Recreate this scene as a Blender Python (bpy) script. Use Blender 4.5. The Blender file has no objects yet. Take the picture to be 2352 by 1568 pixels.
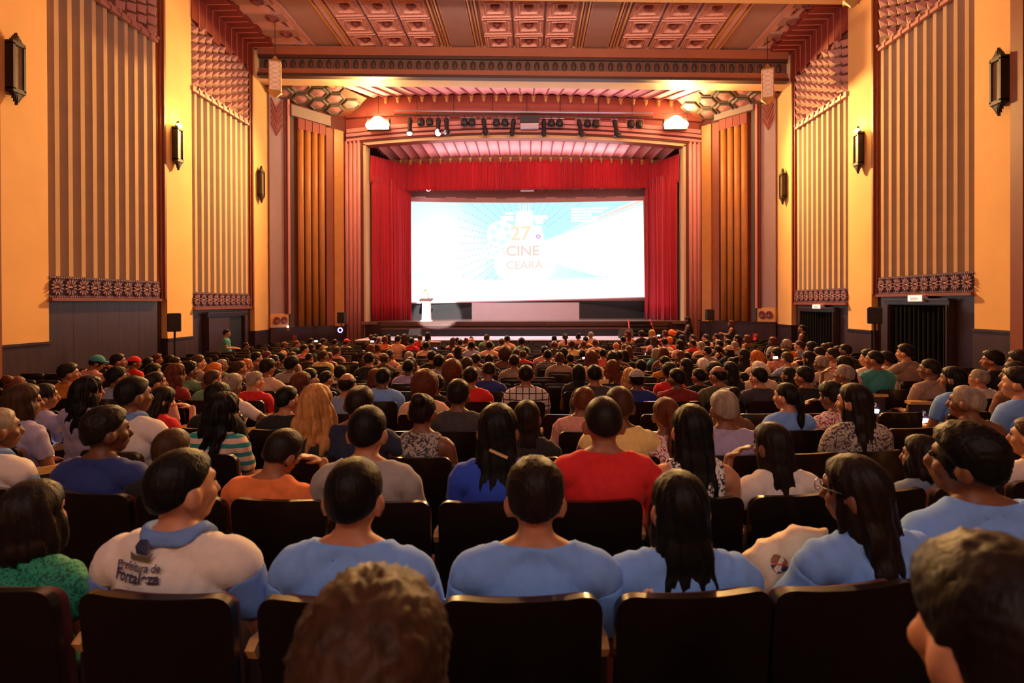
import bpy, bmesh, math, random
import numpy as np
from mathutils import Vector, Matrix
random.seed(7); rng = np.random.default_rng(7)
sc = bpy.context.scene
COL = sc.collection
PI = math.pi

# ------------------------------------------------------------------ camera, world, exposure
FPX = 1250.0
ZC = 1.76
CAM = Vector((0.40, 0.0, ZC))
YAW, PITCH, ROLL, PPY = math.radians(1.9), math.radians(.26), math.radians(-.2), 699.0
RM = Matrix.Rotation(YAW, 3, 'Z') @ Matrix.Rotation(PI/2-PITCH, 3, 'X') @ Matrix.Rotation(ROLL, 3, 'Z')
cd = bpy.data.cameras.new('camera'); cam = bpy.data.objects.new('camera', cd); COL.objects.link(cam)
cam.matrix_world = Matrix.Translation(CAM) @ RM.to_4x4()
cd.sensor_width = 36; cd.lens = FPX*36/2352; cd.shift_y = -(784-PPY)/2352
cd.clip_start = .05; cd.clip_end = 200
cd.dof.use_dof = True; cd.dof.focus_distance = 6.5; cd.dof.aperture_fstop = 2.8
sc.camera = cam
sc.view_settings.view_transform = 'Standard'; sc.view_settings.look = 'None'
sc.view_settings.gamma = 1; sc.view_settings.use_curve_mapping = False
sc.view_settings.exposure = 0.0
sc.cycles.max_bounces = 6; sc.cycles.diffuse_bounces = 4; sc.cycles.glossy_bounces = 2
sc.cycles.sample_clamp_indirect = 6
w = bpy.data.worlds.new('world'); sc.world = w; w.use_nodes = True
w.node_tree.nodes['Background'].inputs[0].default_value = (.9, .7, .6, 1)
w.node_tree.nodes['Background'].inputs[1].default_value = 0.0

def ray(px, py):
    return RM @ Vector(((px-1176)/FPX, -(py-PPY)/FPX, -1.0))
def at_y(px, py, y):
    d = ray(px, py); return CAM + d*((y-CAM.y)/d.y)
def at_x(px, py, x):
    d = ray(px, py); return CAM + d*((x-CAM.x)/d.x)

def lamp(name, kind, loc, energy, color, target=None, **kw):
    l = bpy.data.lights.new(name, kind); o = bpy.data.objects.new(name, l); COL.objects.link(o)
    o.location = loc; l.energy = energy; l.color = color
    if target is not None:
        o.rotation_euler = (Vector(target)-Vector(loc)).to_track_quat('-Z', 'Y').to_euler()
    for k, v in kw.items(): setattr(l, k, v)
    return o
FLOOD_L, FLOOD_R = Vector((-6.3, 23.9, 9.62)), Vector((6.75, 23.9, 9.46))
WARM = (1.0, .52, .16)
for p in (FLOOD_L, FLOOD_R):
    lamp('flood_lamp', 'SPOT', p+Vector((0, -.32, -.05)), 13000, WARM, p+Vector((0, -20, -11.5)), spot_size=math.radians(114), spot_blend=.9, shadow_soft_size=.25)
# broad unseen fill light added behind and above the camera
lamp('rear_fill', 'AREA', (0.4, -3.5, 6.2), 140, (1.0, .93, .90), (0.4, 5, .6), shape='RECTANGLE', size=9, size_y=1.5)
# added ceiling fill, then the front-of-stage wash that hangs on the lighting bar
lamp('ceiling_fill', 'AREA', (0.4, 6.5, 8.0), 800, (1.0, .72, .60), (0.4, 13.5, 12), shape='RECTANGLE', size=10, size_y=1, spread=math.radians(110))  # uplight added out of view to brighten the ceiling
lamp('stage_wash', 'SPOT', (-3.9, 23.5, 9.6), 3800, (.95, .88, 1), (0.6, 27.2, 1.2), spot_size=math.radians(62), spot_blend=.7, shadow_soft_size=.1)
lamp('platform_wash', 'SPOT', (-4.5, 23.6, 9.5), 2600, (.92, .84, 1), (.3, 21.6, .2), spot_size=math.radians(84), spot_blend=.8, shadow_soft_size=.1)
lamp('podium_spot', 'SPOT', (1.5, -4.5, 7.6), 150000, (1, .94, .88), (-3.95, 25.4, 1.45), spot_size=math.radians(4.6), spot_blend=.25, shadow_soft_size=.06)
lamp('curtain_wash', 'AREA', (0.3, 26.2, 8.4), 120, (1.0, .72, .78), (0.3, 25.6, 9.6), shape='RECTANGLE', size=9, size_y=.4)
lamp('bay_wash', 'AREA', (0.3, 23.2, 9.4), 110, (1.0, .72, .72), (0.3, 23.0, 11), shape='RECTANGLE', size=9, size_y=.4)

# ------------------------------------------------------------------ materials
def srgb(r, g, b):
    return tuple(((c/255/12.92) if c/255 <= .04045 else ((c/255+.055)/1.055)**2.4) for c in (r, g, b))
def mat(name, col, rough=.6, noise=0, nscale=8, bump=0, bscale=60, metal=0, coat=0, spec=.5, stretch=None, sheen=0, emit=None, estr=0, objcol=False, col2=None, pattern=None, pscale=10):
    m = bpy.data.materials.new(name); m.use_nodes = True
    nt = m.node_tree; N = nt.nodes; L = nt.links; b = N['Principled BSDF']
    b.inputs['Roughness'].default_value = rough; b.inputs['Metallic'].default_value = metal
    b.inputs['Specular IOR Level'].default_value = spec
    b.inputs['Coat Weight'].default_value = coat; b.inputs['Coat Roughness'].default_value = .12
    if sheen: b.inputs['Sheen Weight'].default_value = sheen; b.inputs['Sheen Roughness'].default_value = .4
    tc = N.new('ShaderNodeTexCoord'); mp = N.new('ShaderNodeMapping'); L.new(tc.outputs['Object'], mp.inputs[0])
    if stretch: mp.inputs['Scale'].default_value = stretch
    if objcol:
        oi = N.new('ShaderNodeObjectInfo'); src = oi.outputs['Color']
    else:
        rgb = N.new('ShaderNodeRGB'); rgb.outputs[0].default_value = (*col, 1); src = rgb.outputs[0]
    if pattern:
        mx = N.new('ShaderNodeMix'); mx.data_type = 'RGBA'; L.new(src, mx.inputs[6]); mx.inputs[7].default_value = (*col2, 1)
        if pattern == 'stripe':
            t = N.new('ShaderNodeTexWave'); t.bands_direction = 'Z'; t.inputs['Scale'].default_value = pscale; t.inputs['Distortion'].default_value = .4
            r = N.new('ShaderNodeMath'); r.operation = 'GREATER_THAN'; r.inputs[1].default_value = .55; L.new(mp.outputs[0], t.inputs[0]); L.new(t.outputs['Fac'], r.inputs[0]); L.new(r.outputs[0], mx.inputs[0])
        elif pattern == 'check':
            out = None
            for ax in ('X', 'Z'):
                t = N.new('ShaderNodeTexWave'); t.bands_direction = ax; t.inputs['Scale'].default_value = pscale; L.new(mp.outputs[0], t.inputs[0])
                r = N.new('ShaderNodeMath'); r.operation = 'GREATER_THAN'; r.inputs[1].default_value = .93; L.new(t.outputs['Fac'], r.inputs[0])
                if out is None: out = r
                else:
                    q = N.new('ShaderNodeMath'); q.operation = 'MAXIMUM'; L.new(out.outputs[0], q.inputs[0]); L.new(r.outputs[0], q.inputs[1]); out = q
            L.new(out.outputs[0], mx.inputs[0])
        else:
            t = N.new('ShaderNodeTexNoise'); t.inputs['Scale'].default_value = pscale; t.inputs['Detail'].default_value = 1; t.inputs['Distortion'].default_value = 2.5; L.new(mp.outputs[0], t.inputs[0])
            r = N.new('ShaderNodeMath'); r.operation = 'GREATER_THAN'; r.inputs[1].default_value = .53; L.new(t.outputs['Fac'], r.inputs[0]); L.new(r.outputs[0], mx.inputs[0])
        src = mx.outputs[2]
    if noise:
        n = N.new('ShaderNodeTexNoise'); n.inputs['Scale'].default_value = nscale; n.inputs['Detail'].default_value = 5; L.new(mp.outputs[0], n.inputs[0])
        cr = N.new('ShaderNodeMapRange'); cr.inputs[1].default_value = .3; cr.inputs[2].default_value = .7; cr.inputs[3].default_value = 1-noise; cr.inputs[4].default_value = 1+noise
        L.new(n.outputs['Fac'], cr.inputs[0])
        vm = N.new('ShaderNodeVectorMath'); vm.operation = 'SCALE'; L.new(src, vm.inputs[0]); L.new(cr.outputs[0], vm.inputs['Scale']); src = vm.outputs[0]
    L.new(src, b.inputs['Base Color'])
    if bump:
        n2 = N.new('ShaderNodeTexNoise'); n2.inputs['Scale'].default_value = bscale; n2.inputs['Detail'].default_value = 3; L.new(mp.outputs[0], n2.inputs[0])
        bp = N.new('ShaderNodeBump'); bp.inputs['Strength'].default_value = bump; bp.inputs['Distance'].default_value = .01; L.new(n2.outputs['Fac'], bp.inputs['Height']); L.new(bp.outputs[0], b.inputs['Normal'])
    if emit:
        b.inputs['Emission Color'].default_value = (*emit, 1); b.inputs['Emission Strength'].default_value = estr
    return m
M = {}
M['plaster'] = mat('ochre_plaster', srgb(237, 186, 118), .75, .05, 1.2, .12, 25)
M['cream'] = mat('cream_plaster', srgb(236, 200, 150), .7, .04, 2, .1, 30)
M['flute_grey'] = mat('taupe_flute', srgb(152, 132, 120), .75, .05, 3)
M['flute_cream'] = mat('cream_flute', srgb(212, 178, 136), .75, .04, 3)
M['trim_brown'] = mat('brown_moulding', srgb(132, 66, 36), .5, .08, 4)
M['wood'] = mat('dark_wood', srgb(58, 40, 46), .38, .22, 3, .1, 30, stretch=(3, 3, .35), coat=.15)
M['frieze'] = mat('carved_frieze', srgb(70, 50, 58), .5, .15, 9)
M['frieze_leaf'] = mat('carved_leaf', srgb(142, 106, 116), .4, .12, 9)
M['frieze_gold'] = mat('gilded_frieze', srgb(205, 140, 84), .45)
M['relief'] = mat('pink_relief', srgb(176, 118, 112), .6, .06, 5)
M['relief_line'] = mat('relief_groove', srgb(96, 52, 36), .7)
M['chevron'] = mat('oxblood_plaster', srgb(138, 52, 38), .6, .06, 3)
M['chev_line'] = mat('rose_line', srgb(176, 100, 84), .6)
M['ceil_pink'] = mat('rose_ceiling', srgb(214, 160, 144), .7, .05, 2)
M['ceil_grey'] = mat('taupe_ceiling', srgb(172, 132, 116), .7, .05, 2)
M['ceil_gold'] = mat('gilt_moulding', srgb(232, 168, 92), .4, metal=.2)
M['coffer'] = mat('coffer_plaster', srgb(216, 152, 134), .6, .1, 14, .3, 40)
M['coffer_dark'] = mat('coffer_rosette', srgb(128, 62, 56), .5)
M['cornice'] = mat('cornice_plaster', srgb(150, 84, 56), .6, .06, 3)
M['cornice_green'] = mat('cornice_green', srgb(86, 78, 62), .6)
M['cornice_dark'] = mat('cornice_dark', srgb(70, 38, 30), .6)
M['fan_pink'] = mat('pink_fan', srgb(226, 152, 150), .65, .04, 3)
M['fan_line'] = mat('mauve_rib', srgb(120, 52, 66), .6)
M['corbel'] = mat('corbel_gold', srgb(176, 128, 70), .5)
M['arch_red'] = mat('arch_red', srgb(146, 66, 52), .6, .06, 3)
M['pil_pink'] = mat('pink_pilaster', srgb(222, 148, 144), .6, .04, 3)
M['gold_col'] = mat('gold_column', srgb(200, 138, 72), .45, .06, 3)
M['maroon'] = mat('maroon_paint', srgb(98, 36, 30), .6)
M['lavender'] = mat('lavender_paint', srgb(176, 152, 154), .7, .04, 3)
M['curtain'] = mat('red_velvet', srgb(190, 15, 42), .7, .12, 5, .1, 30, sheen=.4, stretch=(1, 1, .1))
M['black'] = mat('black_paint', srgb(22, 20, 21), .5, .1, 5)
M['black_cloth'] = mat('black_cloth', srgb(40, 38, 42), .85, .1, 4)
M['drape'] = mat('door_drape', srgb(6, 5, 5), .95, spec=.1)
M['stage_wood'] = mat('stage_board', srgb(92, 56, 48), .45, .2, 4, stretch=(.4, 4, 4))
M['stage_top'] = mat('stage_floor', srgb(120, 92, 80), .28, .15, 3)
M['plat'] = mat('pale_platform', srgb(226, 220, 232), .6, .05, 2)
M['grey_panel'] = mat('grey_panel', srgb(196, 176, 180), .6, .03, 3)
M['carpet'] = mat('dark_carpet', srgb(36, 18, 18), .95, .25, 12, .3, 200)
M['screen_frame'] = mat('screen_masking', srgb(214, 160, 168), .8)
M['back_wall'] = mat('stage_backing', srgb(176, 100, 88), .8, .05, 2)
M['iron'] = mat('dark_iron', srgb(44, 30, 24), .55, .2, 30)
M['glass_amber'] = mat('amber_glass', srgb(120, 98, 76), .35, .15, 18)
M['glass_pale'] = mat('pale_glass', srgb(232, 206, 188), .35, .08, 10)
M['bulb'] = mat('lit_lamp', (1, 1, 1), .5, emit=(1, .66, .28), estr=220)
M['bulb_white'] = mat('lit_spot', (1, 1, 1), .5, emit=(.95, .95, 1), estr=10)
M['candle'] = mat('lit_crown', srgb(255, 200, 120), .5, emit=(1, .62, .2), estr=7)
M['sign'] = mat('lit_sign', (.1, .1, .1), .4, emit=(1, .88, .70), estr=1.15)
M['sign_ink'] = mat('sign_ink', (.05, .03, .02), .5, emit=(.85, .36, .2), estr=.8)
M['led'] = mat('blue_led', (.3, .3, 1), .4, emit=(.25, .25, 1), estr=4)
M['aisle'] = mat('aisle_lamp', (1, 1, 1), .4, emit=(.75, .8, 1), estr=9)
M['phone'] = mat('phone_screen', (1, 1, 1), .3, emit=(.75, .88, 1), estr=5)
M['metal'] = mat('grey_metal', srgb(150, 140, 150), .35, metal=.7)
M['red'] = mat('red_paint', srgb(214, 40, 46), .45)
M['yellow'] = mat('yellow_paint', srgb(222, 160, 52), .5)
M['pinkp'] = mat('pink_paint', srgb(190, 80, 110), .5)
M['white'] = mat('white_paint', srgb(235, 228, 226), .5)
M['bag'] = mat('cream_canvas', srgb(238, 216, 192), .9, .08, 10, .5, 40)
M['navy'] = mat('navy_print', srgb(40, 46, 84), .6)
M['brownp'] = mat('brown_print', srgb(150, 92, 60), .6)
# seats
M['shell'] = mat('seat_shell', srgb(17, 10, 9), .36, .12, 12, coat=.35, spec=.4)
M['velvet'] = mat('wine_upholstery', srgb(84, 22, 26), .85, .1, 20, sheen=.3)
M['armwood'] = mat('pale_arm_wood', srgb(222, 172, 112), .3, .1, 6, stretch=(8, 1, 8), coat=.3)
M['seatmetal'] = mat('seat_iron', srgb(52, 44, 44), .45, metal=.4)
# people: colour comes from each object's own colour
M['skin'] = mat('skin', (1, 1, 1), .5, .05, 30, objcol=True)
M['hair'] = mat('hair', (1, 1, 1), .5, .35, 40, .3, 110, objcol=True, stretch=(1, 1, .25), spec=.2, sheen=.04)
M['cloth'] = mat('cloth', (1, 1, 1), .85, .05, 30, .2, 220, objcol=True, sheen=.1)
M['cloth_stripe'] = mat('striped_cloth', (1, 1, 1), .85, objcol=True, pattern='stripe', col2=srgb(70, 60, 60), pscale=7)
M['cloth_check'] = mat('checked_cloth', (1, 1, 1), .85, objcol=True, pattern='check', col2=srgb(70, 60, 66), pscale=4.2)
M['cloth_floral'] = mat('floral_cloth', (1, 1, 1), .85, objcol=True, pattern='floral', col2=srgb(190, 40, 50), pscale=22)
M['cloth_grey'] = mat('grey_print_cloth', (1, 1, 1), .85, objcol=True, pattern='floral', col2=srgb(60, 58, 64), pscale=26)
M['cloth_lace'] = mat('lace_cloth', (1, 1, 1), .8, objcol=True, pattern='floral', col2=srgb(20, 90, 70), pscale=40)
M['cloth_multi'] = mat('patterned_cloth', (1, 1, 1), .85, objcol=True, pattern='stripe', col2=srgb(40, 140, 140), pscale=5)
M['eye'] = mat('eye', srgb(40, 28, 24), .15)

# ------------------------------------------------------------------ mesh builder
class MB:
    def __init__(s): s.v = []; s.f = []; s.m = []; s.mi = 0
    def add(s, vs, fs):
        o = len(s.v); s.v += [tuple(v) for v in vs]; s.f += [tuple(i+o for i in f) for f in fs]; s.m += [s.mi]*len(fs); return s
    def box(s, x0, x1, y0, y1, z0, z1, tilt=None):
        vs = [(x, y, z) for z in (z0, z1) for y in (y0, y1) for x in (x0, x1)]
        if tilt: vs = [(x, y, z+tilt(x)) for x, y, z in vs]
        return s.add(vs, [(0, 2, 3, 1), (4, 5, 7, 6), (0, 1, 5, 4), (2, 6, 7, 3), (0, 4, 6, 2), (1, 3, 7, 5)])
    def prism(s, poly, ext):
        # poly: list of 3-D points, ext: extrusion vector
        n = len(poly); e = Vector(ext); a = [Vector(p) for p in poly]
        return s.add(a+[p+e for p in a], [tuple(range(n))[::-1], tuple(range(n, 2*n))]+[(i, (i+1) % n, n+(i+1) % n, n+i) for i in range(n)])
    def tube(s, pts, r, seg=8):
        pts = [Vector(p) for p in pts]; n = len(pts); rs = r if isinstance(r, (list, tuple)) else [r]*n
        vs = []; up = None
        for i, p in enumerate(pts):
            d = (pts[min(i+1, n-1)]-pts[max(i-1, 0)]).normalized()
            a = d.orthogonal().normalized() if up is None else (up-d*up.dot(d)).normalized()
            up = a; b = d.cross(a)
            vs += [p+(a*math.cos(2*PI*k/seg)+b*math.sin(2*PI*k/seg))*rs[i] for k in range(seg)]
        fs = [(i*seg+k, i*seg+(k+1) % seg, (i+1)*seg+(k+1) % seg, (i+1)*seg+k) for i in range(n-1) for k in range(seg)]
        fs += [tuple(range(seg))[::-1], tuple((n-1)*seg+k for k in range(seg))]
        return s.add(vs, fs)
    def lathe(s, prof, c=(0, 0, 0), seg=12, axis='z', sx=1, sy=1):
        vs = []
        for r, h in prof:
            for k in range(seg):
                a = 2*PI*k/seg+PI/seg; x, y = r*math.cos(a)*sx, r*math.sin(a)*sy
                vs.append((c[0]+x, c[1]+y, c[2]+h) if axis == 'z' else (c[0]+x, c[1]+h, c[2]+y))
        n = len(prof)
        fs = [(i*seg+k, i*seg+(k+1) % seg, (i+1)*seg+(k+1) % seg, (i+1)*seg+k) for i in range(n-1) for k in range(seg)]
        fs += [tuple(range(seg))[::-1], tuple((n-1)*seg+k for k in range(seg))]
        return s.add(vs, fs)
    def ell(s, c, r, seg=16, rings=10, R=None):
        vs = []
        for i in range(rings+1):
            t = PI*i/rings
            for k in range(seg):
                a = 2*PI*k/seg
                v = Vector((math.sin(t)*math.cos(a)*r[0], math.sin(t)*math.sin(a)*r[1], math.cos(t)*r[2]))
                if R: v = R @ v
                vs.append(Vector(c)+v)
        fs = [(i*seg+k, (i+1)*seg+k, (i+1)*seg+(k+1) % seg, i*seg+(k+1) % seg) for i in range(rings) for k in range(seg)]
        return s.add(vs, fs)
    def mesh(s, name, smooth=False):
        me = bpy.data.meshes.new(name); me.from_pydata([(float(v[0]), float(v[1]), float(v[2])) for v in s.v], [], s.f)
        if smooth: me.polygons.foreach_set('use_smooth', [True]*len(me.polygons))
        if any(s.m): me.polygons.foreach_set('material_index', s.m)
        return me
    def build(s, name, mats, parent=None, smooth=False, loc=None):
        me = s.mesh(name, smooth)
        bm = bmesh.new(); bm.from_mesh(me); bmesh.ops.recalc_face_normals(bm, faces=bm.faces); bm.to_mesh(me); bm.free()
        return link(name, me, mats, parent, loc)
def link(name, me, mats, parent=None, loc=None):
    o = bpy.data.objects.new(name, me); COL.objects.link(o)
    if mats is not None and len(me.materials) == 0:
        for m in (mats if isinstance(mats, (list, tuple)) else [mats]): me.materials.append(M[m] if isinstance(m, str) else m)
    if parent: o.parent = parent
    if loc: o.location = loc
    return o
def tag(o, label, cat, group=None, kind=None):
    o['label'] = label; o['category'] = cat
    if group: o['group'] = group
    if kind: o['kind'] = kind
    return o
def structure(o): o['kind'] = 'structure'; return o
def stuff(o): o['kind'] = 'stuff'; return o
def empty(name, loc=(0, 0, 0), rz=0):
    o = bpy.data.objects.new(name, None); COL.objects.link(o); o.location = loc; o.rotation_euler = (0, 0, rz); o.empty_display_size = .1; return o
def copy_tree(o, parent=None):
    c = o.copy(); COL.objects.link(c)
    if parent: c.parent = parent
    for ch in list(o.children): copy_tree(ch, c)
    return c
def text_mesh(s, size=1, bold=0.0, depth=0.0):
    cu = bpy.data.curves.new('lettering', 'FONT'); cu.body = s; cu.size = size; cu.align_x = 'CENTER'; cu.align_y = 'CENTER'; cu.offset = bold; cu.extrude = depth
    o = bpy.data.objects.new('lettering', cu); COL.objects.link(o); bpy.context.view_layer.update()
    me = bpy.data.meshes.new_from_object(o.evaluated_get(bpy.context.evaluated_depsgraph_get()))
    bpy.data.objects.remove(o); bpy.data.curves.remove(cu); return me
def solid(name, mats, parent, poly, ext): return MB().prism(poly, ext).build(name, mats, parent)

ROWP = 1.01
def row_d(k): return 1.58+ROWP*k
def drop(y):
    # fall of the floor below the first seat row, flattening towards the stage
    return .74*(1-math.exp(-max(0.0, min(y, 22.5)-1.58)/7.2))
def floor_z(y): return -drop(y)
# ------------------------------------------------------------------ floor
fl = MB(); ys = [-8]+[i*.75 for i in range(0, 30)]+[22.2, 24.6]
for i in range(len(ys)-1):
    a, b = ys[i], ys[i+1]
    fl.add([(-10.9, a, floor_z(a)), (10.9, a, floor_z(a)), (10.9, b, floor_z(b)), (-10.9, b, floor_z(b))], [(0, 1, 2, 3)])
floor = structure(fl.build('floor', 'carpet', smooth=True))
TILT = lambda x: -.028*x          # the upper hall runs very slightly out of level
ZCEIL = 11.36

# ------------------------------------------------------------------ side walls
XW, XR = 10.2, 10.38            # pilaster face, recessed wall
SIDE = {-1: dict(p1=(10.5, 11.65), f1=(11.65, 15.22, 1.89, 2.38), p2=(15.57, 16.77), f2=(16.77, 20.23, 1.62, 2.11), p3=(20.61, 21.76),
                 dz=(.93, .73, .68), lat1=9.33, lat2=(8.60, 10.54), lat1t=11.6),
        1: dict(p1=(11.35, 12.34), f1=(12.34, 15.63, 1.94, 2.41), p2=(15.96, 17.11), f2=(17.11, 20.40, 1.70, 2.16), p3=(20.75, 21.94),
                dz=(1.14, .91, .86), lat1=8.90, lat2=(8.22, 9.95), lat1t=11.1)}
WALL = {}
def xbox(mb, s, x0, x1, y0, y1, z0, z1):   # x measured outward from the hall axis, mirrored by side
    a, b = sorted((s*x0, s*x1)); mb.box(a, b, y0, y1, z0, z1)
flute_mesh, tile_mesh = {}, {}
def flutes(s, wall, y0, y1, z0, z1, n=10):
    p = (y1-y0)/n
    key = (s, round(p, 4), round(z1-z0, 3))
    if key not in flute_mesh:
        mb = MB(); h = z1-z0
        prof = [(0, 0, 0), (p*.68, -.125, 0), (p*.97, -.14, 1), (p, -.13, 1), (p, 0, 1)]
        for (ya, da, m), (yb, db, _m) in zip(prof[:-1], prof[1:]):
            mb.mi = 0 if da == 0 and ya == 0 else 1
            A = [(s*(XR+da), ya, 0), (s*(XR+db), yb, 0), (s*(XR+db), yb, h), (s*(XR+da), ya, h)]
            mb.add(A, [(0, 1, 2, 3)])
        mb.mi = 1
        mb.add([(s*(XR+d), y, zz) for zz in (0, h) for (y, d, m) in prof], [(0, 1, 2, 3, 4), (5, 6, 7, 8, 9)])
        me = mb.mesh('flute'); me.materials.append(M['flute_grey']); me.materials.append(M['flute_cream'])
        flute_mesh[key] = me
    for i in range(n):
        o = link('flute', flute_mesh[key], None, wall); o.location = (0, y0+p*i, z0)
def lattice(s, wall, y0, y1, z0, z1, cols):
    p = (y1-y0)/cols; hh = .275
    if (s, cols, round(p, 3)) not in tile_mesh:
        mb = MB(); g = .04
        a, b, c, d = (0, g, g), (0, p-g, g+.16*p), (0, p-g, hh-g+.16*p), (0, g, hh-g)
        t, u = (-.15, p*.50, hh*.80+.08*p), (-.05, p*.62, hh*.14+.08*p)
        q = [(s*(XW+.02+x), y, z) for x, y, z in (a, b, c, d, t, u)]
        mb.add(q, [(0, 1, 5), (0, 5, 4), (0, 4, 3), (3, 4, 2), (2, 4, 1), (1, 4, 5)])
        me = mb.mesh('relief_tile'); me.materials.append(M['relief']); tile_mesh[(s, cols, round(p, 3))] = me
    me = tile_mesh[(s, cols, round(p, 3))]
    for c in range(cols):
        off = (c*.16*p*2.6) % hh
        z = z0-hh+off
        while z < z1-.12:
            if z > z0-.13:
                o = link('relief_tile', me, None, wall); o.location = (0, y0+p*c, z)
            z += hh
for s in (-1, 1):
    D = SIDE[s]; nm = 'left' if s < 0 else 'right'
    mb = MB()
    xbox(mb, s, XR, XR+.4, -8, 21.8, -1.2, 12.0)                      # backing of the whole side
    wall = structure(mb.build('wall_'+nm, 'wood')); WALL[s] = wall
    # pilasters: plaster shaft and dark timber foot
    for k, key in enumerate(('p1', 'p2', 'p3')):
        y0, y1 = D[key]; dz = D['dz'][k]
        mb = MB(); xbox(mb, s, XW, XR+.05, y0, y1, dz, 12.0); mb.build('pilaster_shaft', 'plaster', wall)
        mb = MB(); xbox(mb, s, XW-.02, XR+.05, y0-.02, y1+.02, -1.2, dz-.05); xbox(mb, s, XW-.05, XR+.05, y0-.03, y1+.03, dz-.05, dz); mb.build('pilaster_foot', 'wood', wall)
    # fluted panels
    f0, f1, fz0, fz1 = D['f1']; g0, g1, gz0, gz1 = D['f2']
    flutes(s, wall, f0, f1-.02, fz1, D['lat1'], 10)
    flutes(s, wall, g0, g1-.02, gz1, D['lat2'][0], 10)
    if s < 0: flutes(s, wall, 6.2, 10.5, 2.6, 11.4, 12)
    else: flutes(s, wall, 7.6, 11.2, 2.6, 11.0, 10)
    # lattice bands: ground, tiles, stepped border below
    for (y0, y1, z0, z1, cols) in ((f0, f1, D['lat1'], D['lat1t'], 9), (g0, g1, D['lat2'][0], D['lat2'][1], 9)):
        mb = MB(); xbox(mb, s, XW+.02, XR+.05, y0, y1, z0-.1, z1+.1); mb.build('lattice_ground', 'relief_line', wall)
        lattice(s, wall, y0, y1, z0, z1, cols)
        n = 10; p = (y1-y0)/n; me = None
        for i in range(n):
            if me is None:
                mb = MB(); xbox(mb, s, XW-.05, XW+.06, .02, p-.03, -.16, .0); xbox(mb, s, XW-.09, XW+.0, p*.7, p-.03, -.07, .0)
                me = mb.mesh('border_block'); me.materials.append(M['relief'])
            o = link('border_block', me, None, wall); o.location = (0, y0+p*i, z0)
    # chevron band folded from wall onto ceiling
    y0, y1 = g0, g1+.3; n = 10; p = (y1-y0)/n; zt = D['lat2'][1]; zc = ZCEIL+TILT(s*9.7)
    for i in range(n):
        mb = MB(); d = .012*(i % 2)
        ya, yb = y0+p*i, y0+p*(i+1)-.018
        up = zt+.14+(i % 3)*.0
        xbox(mb, s, XW-.03-d, XR, ya, yb, up-.16*((i*3) % 2), zc+.1)
        xbox(mb, s, 9.25+.10*((i) % 2), XW, ya, yb, zc-.10-d, zc+.1)
        mb.build('chevron_strip', 'chevron', wall)
        mb = MB(); xbox(mb, s, XW-.045-d, XW-.02, yb-.012, yb+.02, up-.1, zc-.1); xbox(mb, s, 9.35, XW-.03, yb-.012, yb+.02, zc-.125-d, zc-.1)
        mb.build('chevron_line', 'chev_line', wall)
    # carved friezes with gilt studs, ledge under each
    for (y0, y1, z0, z1) in (D['f1'], D['f2']):
        mb = MB(); xbox(mb, s, XW+.0, XR+.05, y0, y1, z0, z1); mb.build('frieze_board', 'frieze', wall)
        mb = MB(); xbox(mb, s, XW-.08, XR+.05, y0-.0, y1+.02, z0-.07, z0); mb.build('frieze_ledge', 'trim_brown', wall)
        n = 10; p = (y1-y0)/n; h = z1-z0
        mb = MB()
        for r, zc2 in ((0, .76), (1, .22)):
            for k in range(6):
                a = PI*(k+.5)/6; dy, dz_ = math.cos(a), math.sin(a)*(1 if r == 0 else -1)
                c0 = (p*.5, h*.5); r0, r1 = .13*p, .50*p
                pts = [(c0[0]+dy*r0, c0[1]+dz_*r0*1.15), (c0[0]+dy*r1*.72-.024*dz_, c0[1]+dz_*r1*.80+.024*dy), (c0[0]+dy*r1, c0[1]+dz_*r1*1.12), (c0[0]+dy*r1*.72+.024*dz_, c0[1]+dz_*r1*.80-.024*dy)]
                mb.prism([(s*XW, y, z) for y, z in pts], (-s*.05, 0, 0))
        for zz in (.03, h-.03):
            for k in range(6): xbox(mb, s, XW-.018, XW, p*k/6+.01, p*(k+1)/6-.012, zz-.018, zz+.018)
        me = mb.mesh('frieze_leaf'); me.materials.append(M['frieze_leaf'])
        ms = MB(); xbox(ms, s, XW-.035, XW, p*.33, p*.67, h*.5-.022, h*.5+.022); mest = ms.mesh('gilt_stud'); mest.materials.append(M['frieze_gold'])
        for i in range(n):
            o = link('frieze_leaf', me, None, wall); o.location = (0, y0+p*i, z0)
            o = link('gilt_stud', mest, None, wall); o.location = (0, y0+p*i, z0)
    # moulded returns between panel and next pilaster
    for ya, yb, zb in ((f1, D['p2'][0], fz0), (g1, D['p3'][0], gz0)):
        mb = MB(); n = 4
        for i in range(n):
            t0, t1 = ya+(yb-ya)*i/n, ya+(yb-ya)*(i+1)/n
            xbox(mb, s, XR-.03-.05*i, XR+.1, t0+.01, t1, zb, 12.0)
        mb.build('moulded_return', 'trim_brown', wall)
    # near dark return at the frame side
    mb = MB(); xbox(mb, s, XW-.1, XR, D['p1'][0]-.3, D['p1'][0]-.02, -1, 12); mb.build('moulded_return', 'trim_brown', wall)
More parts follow.
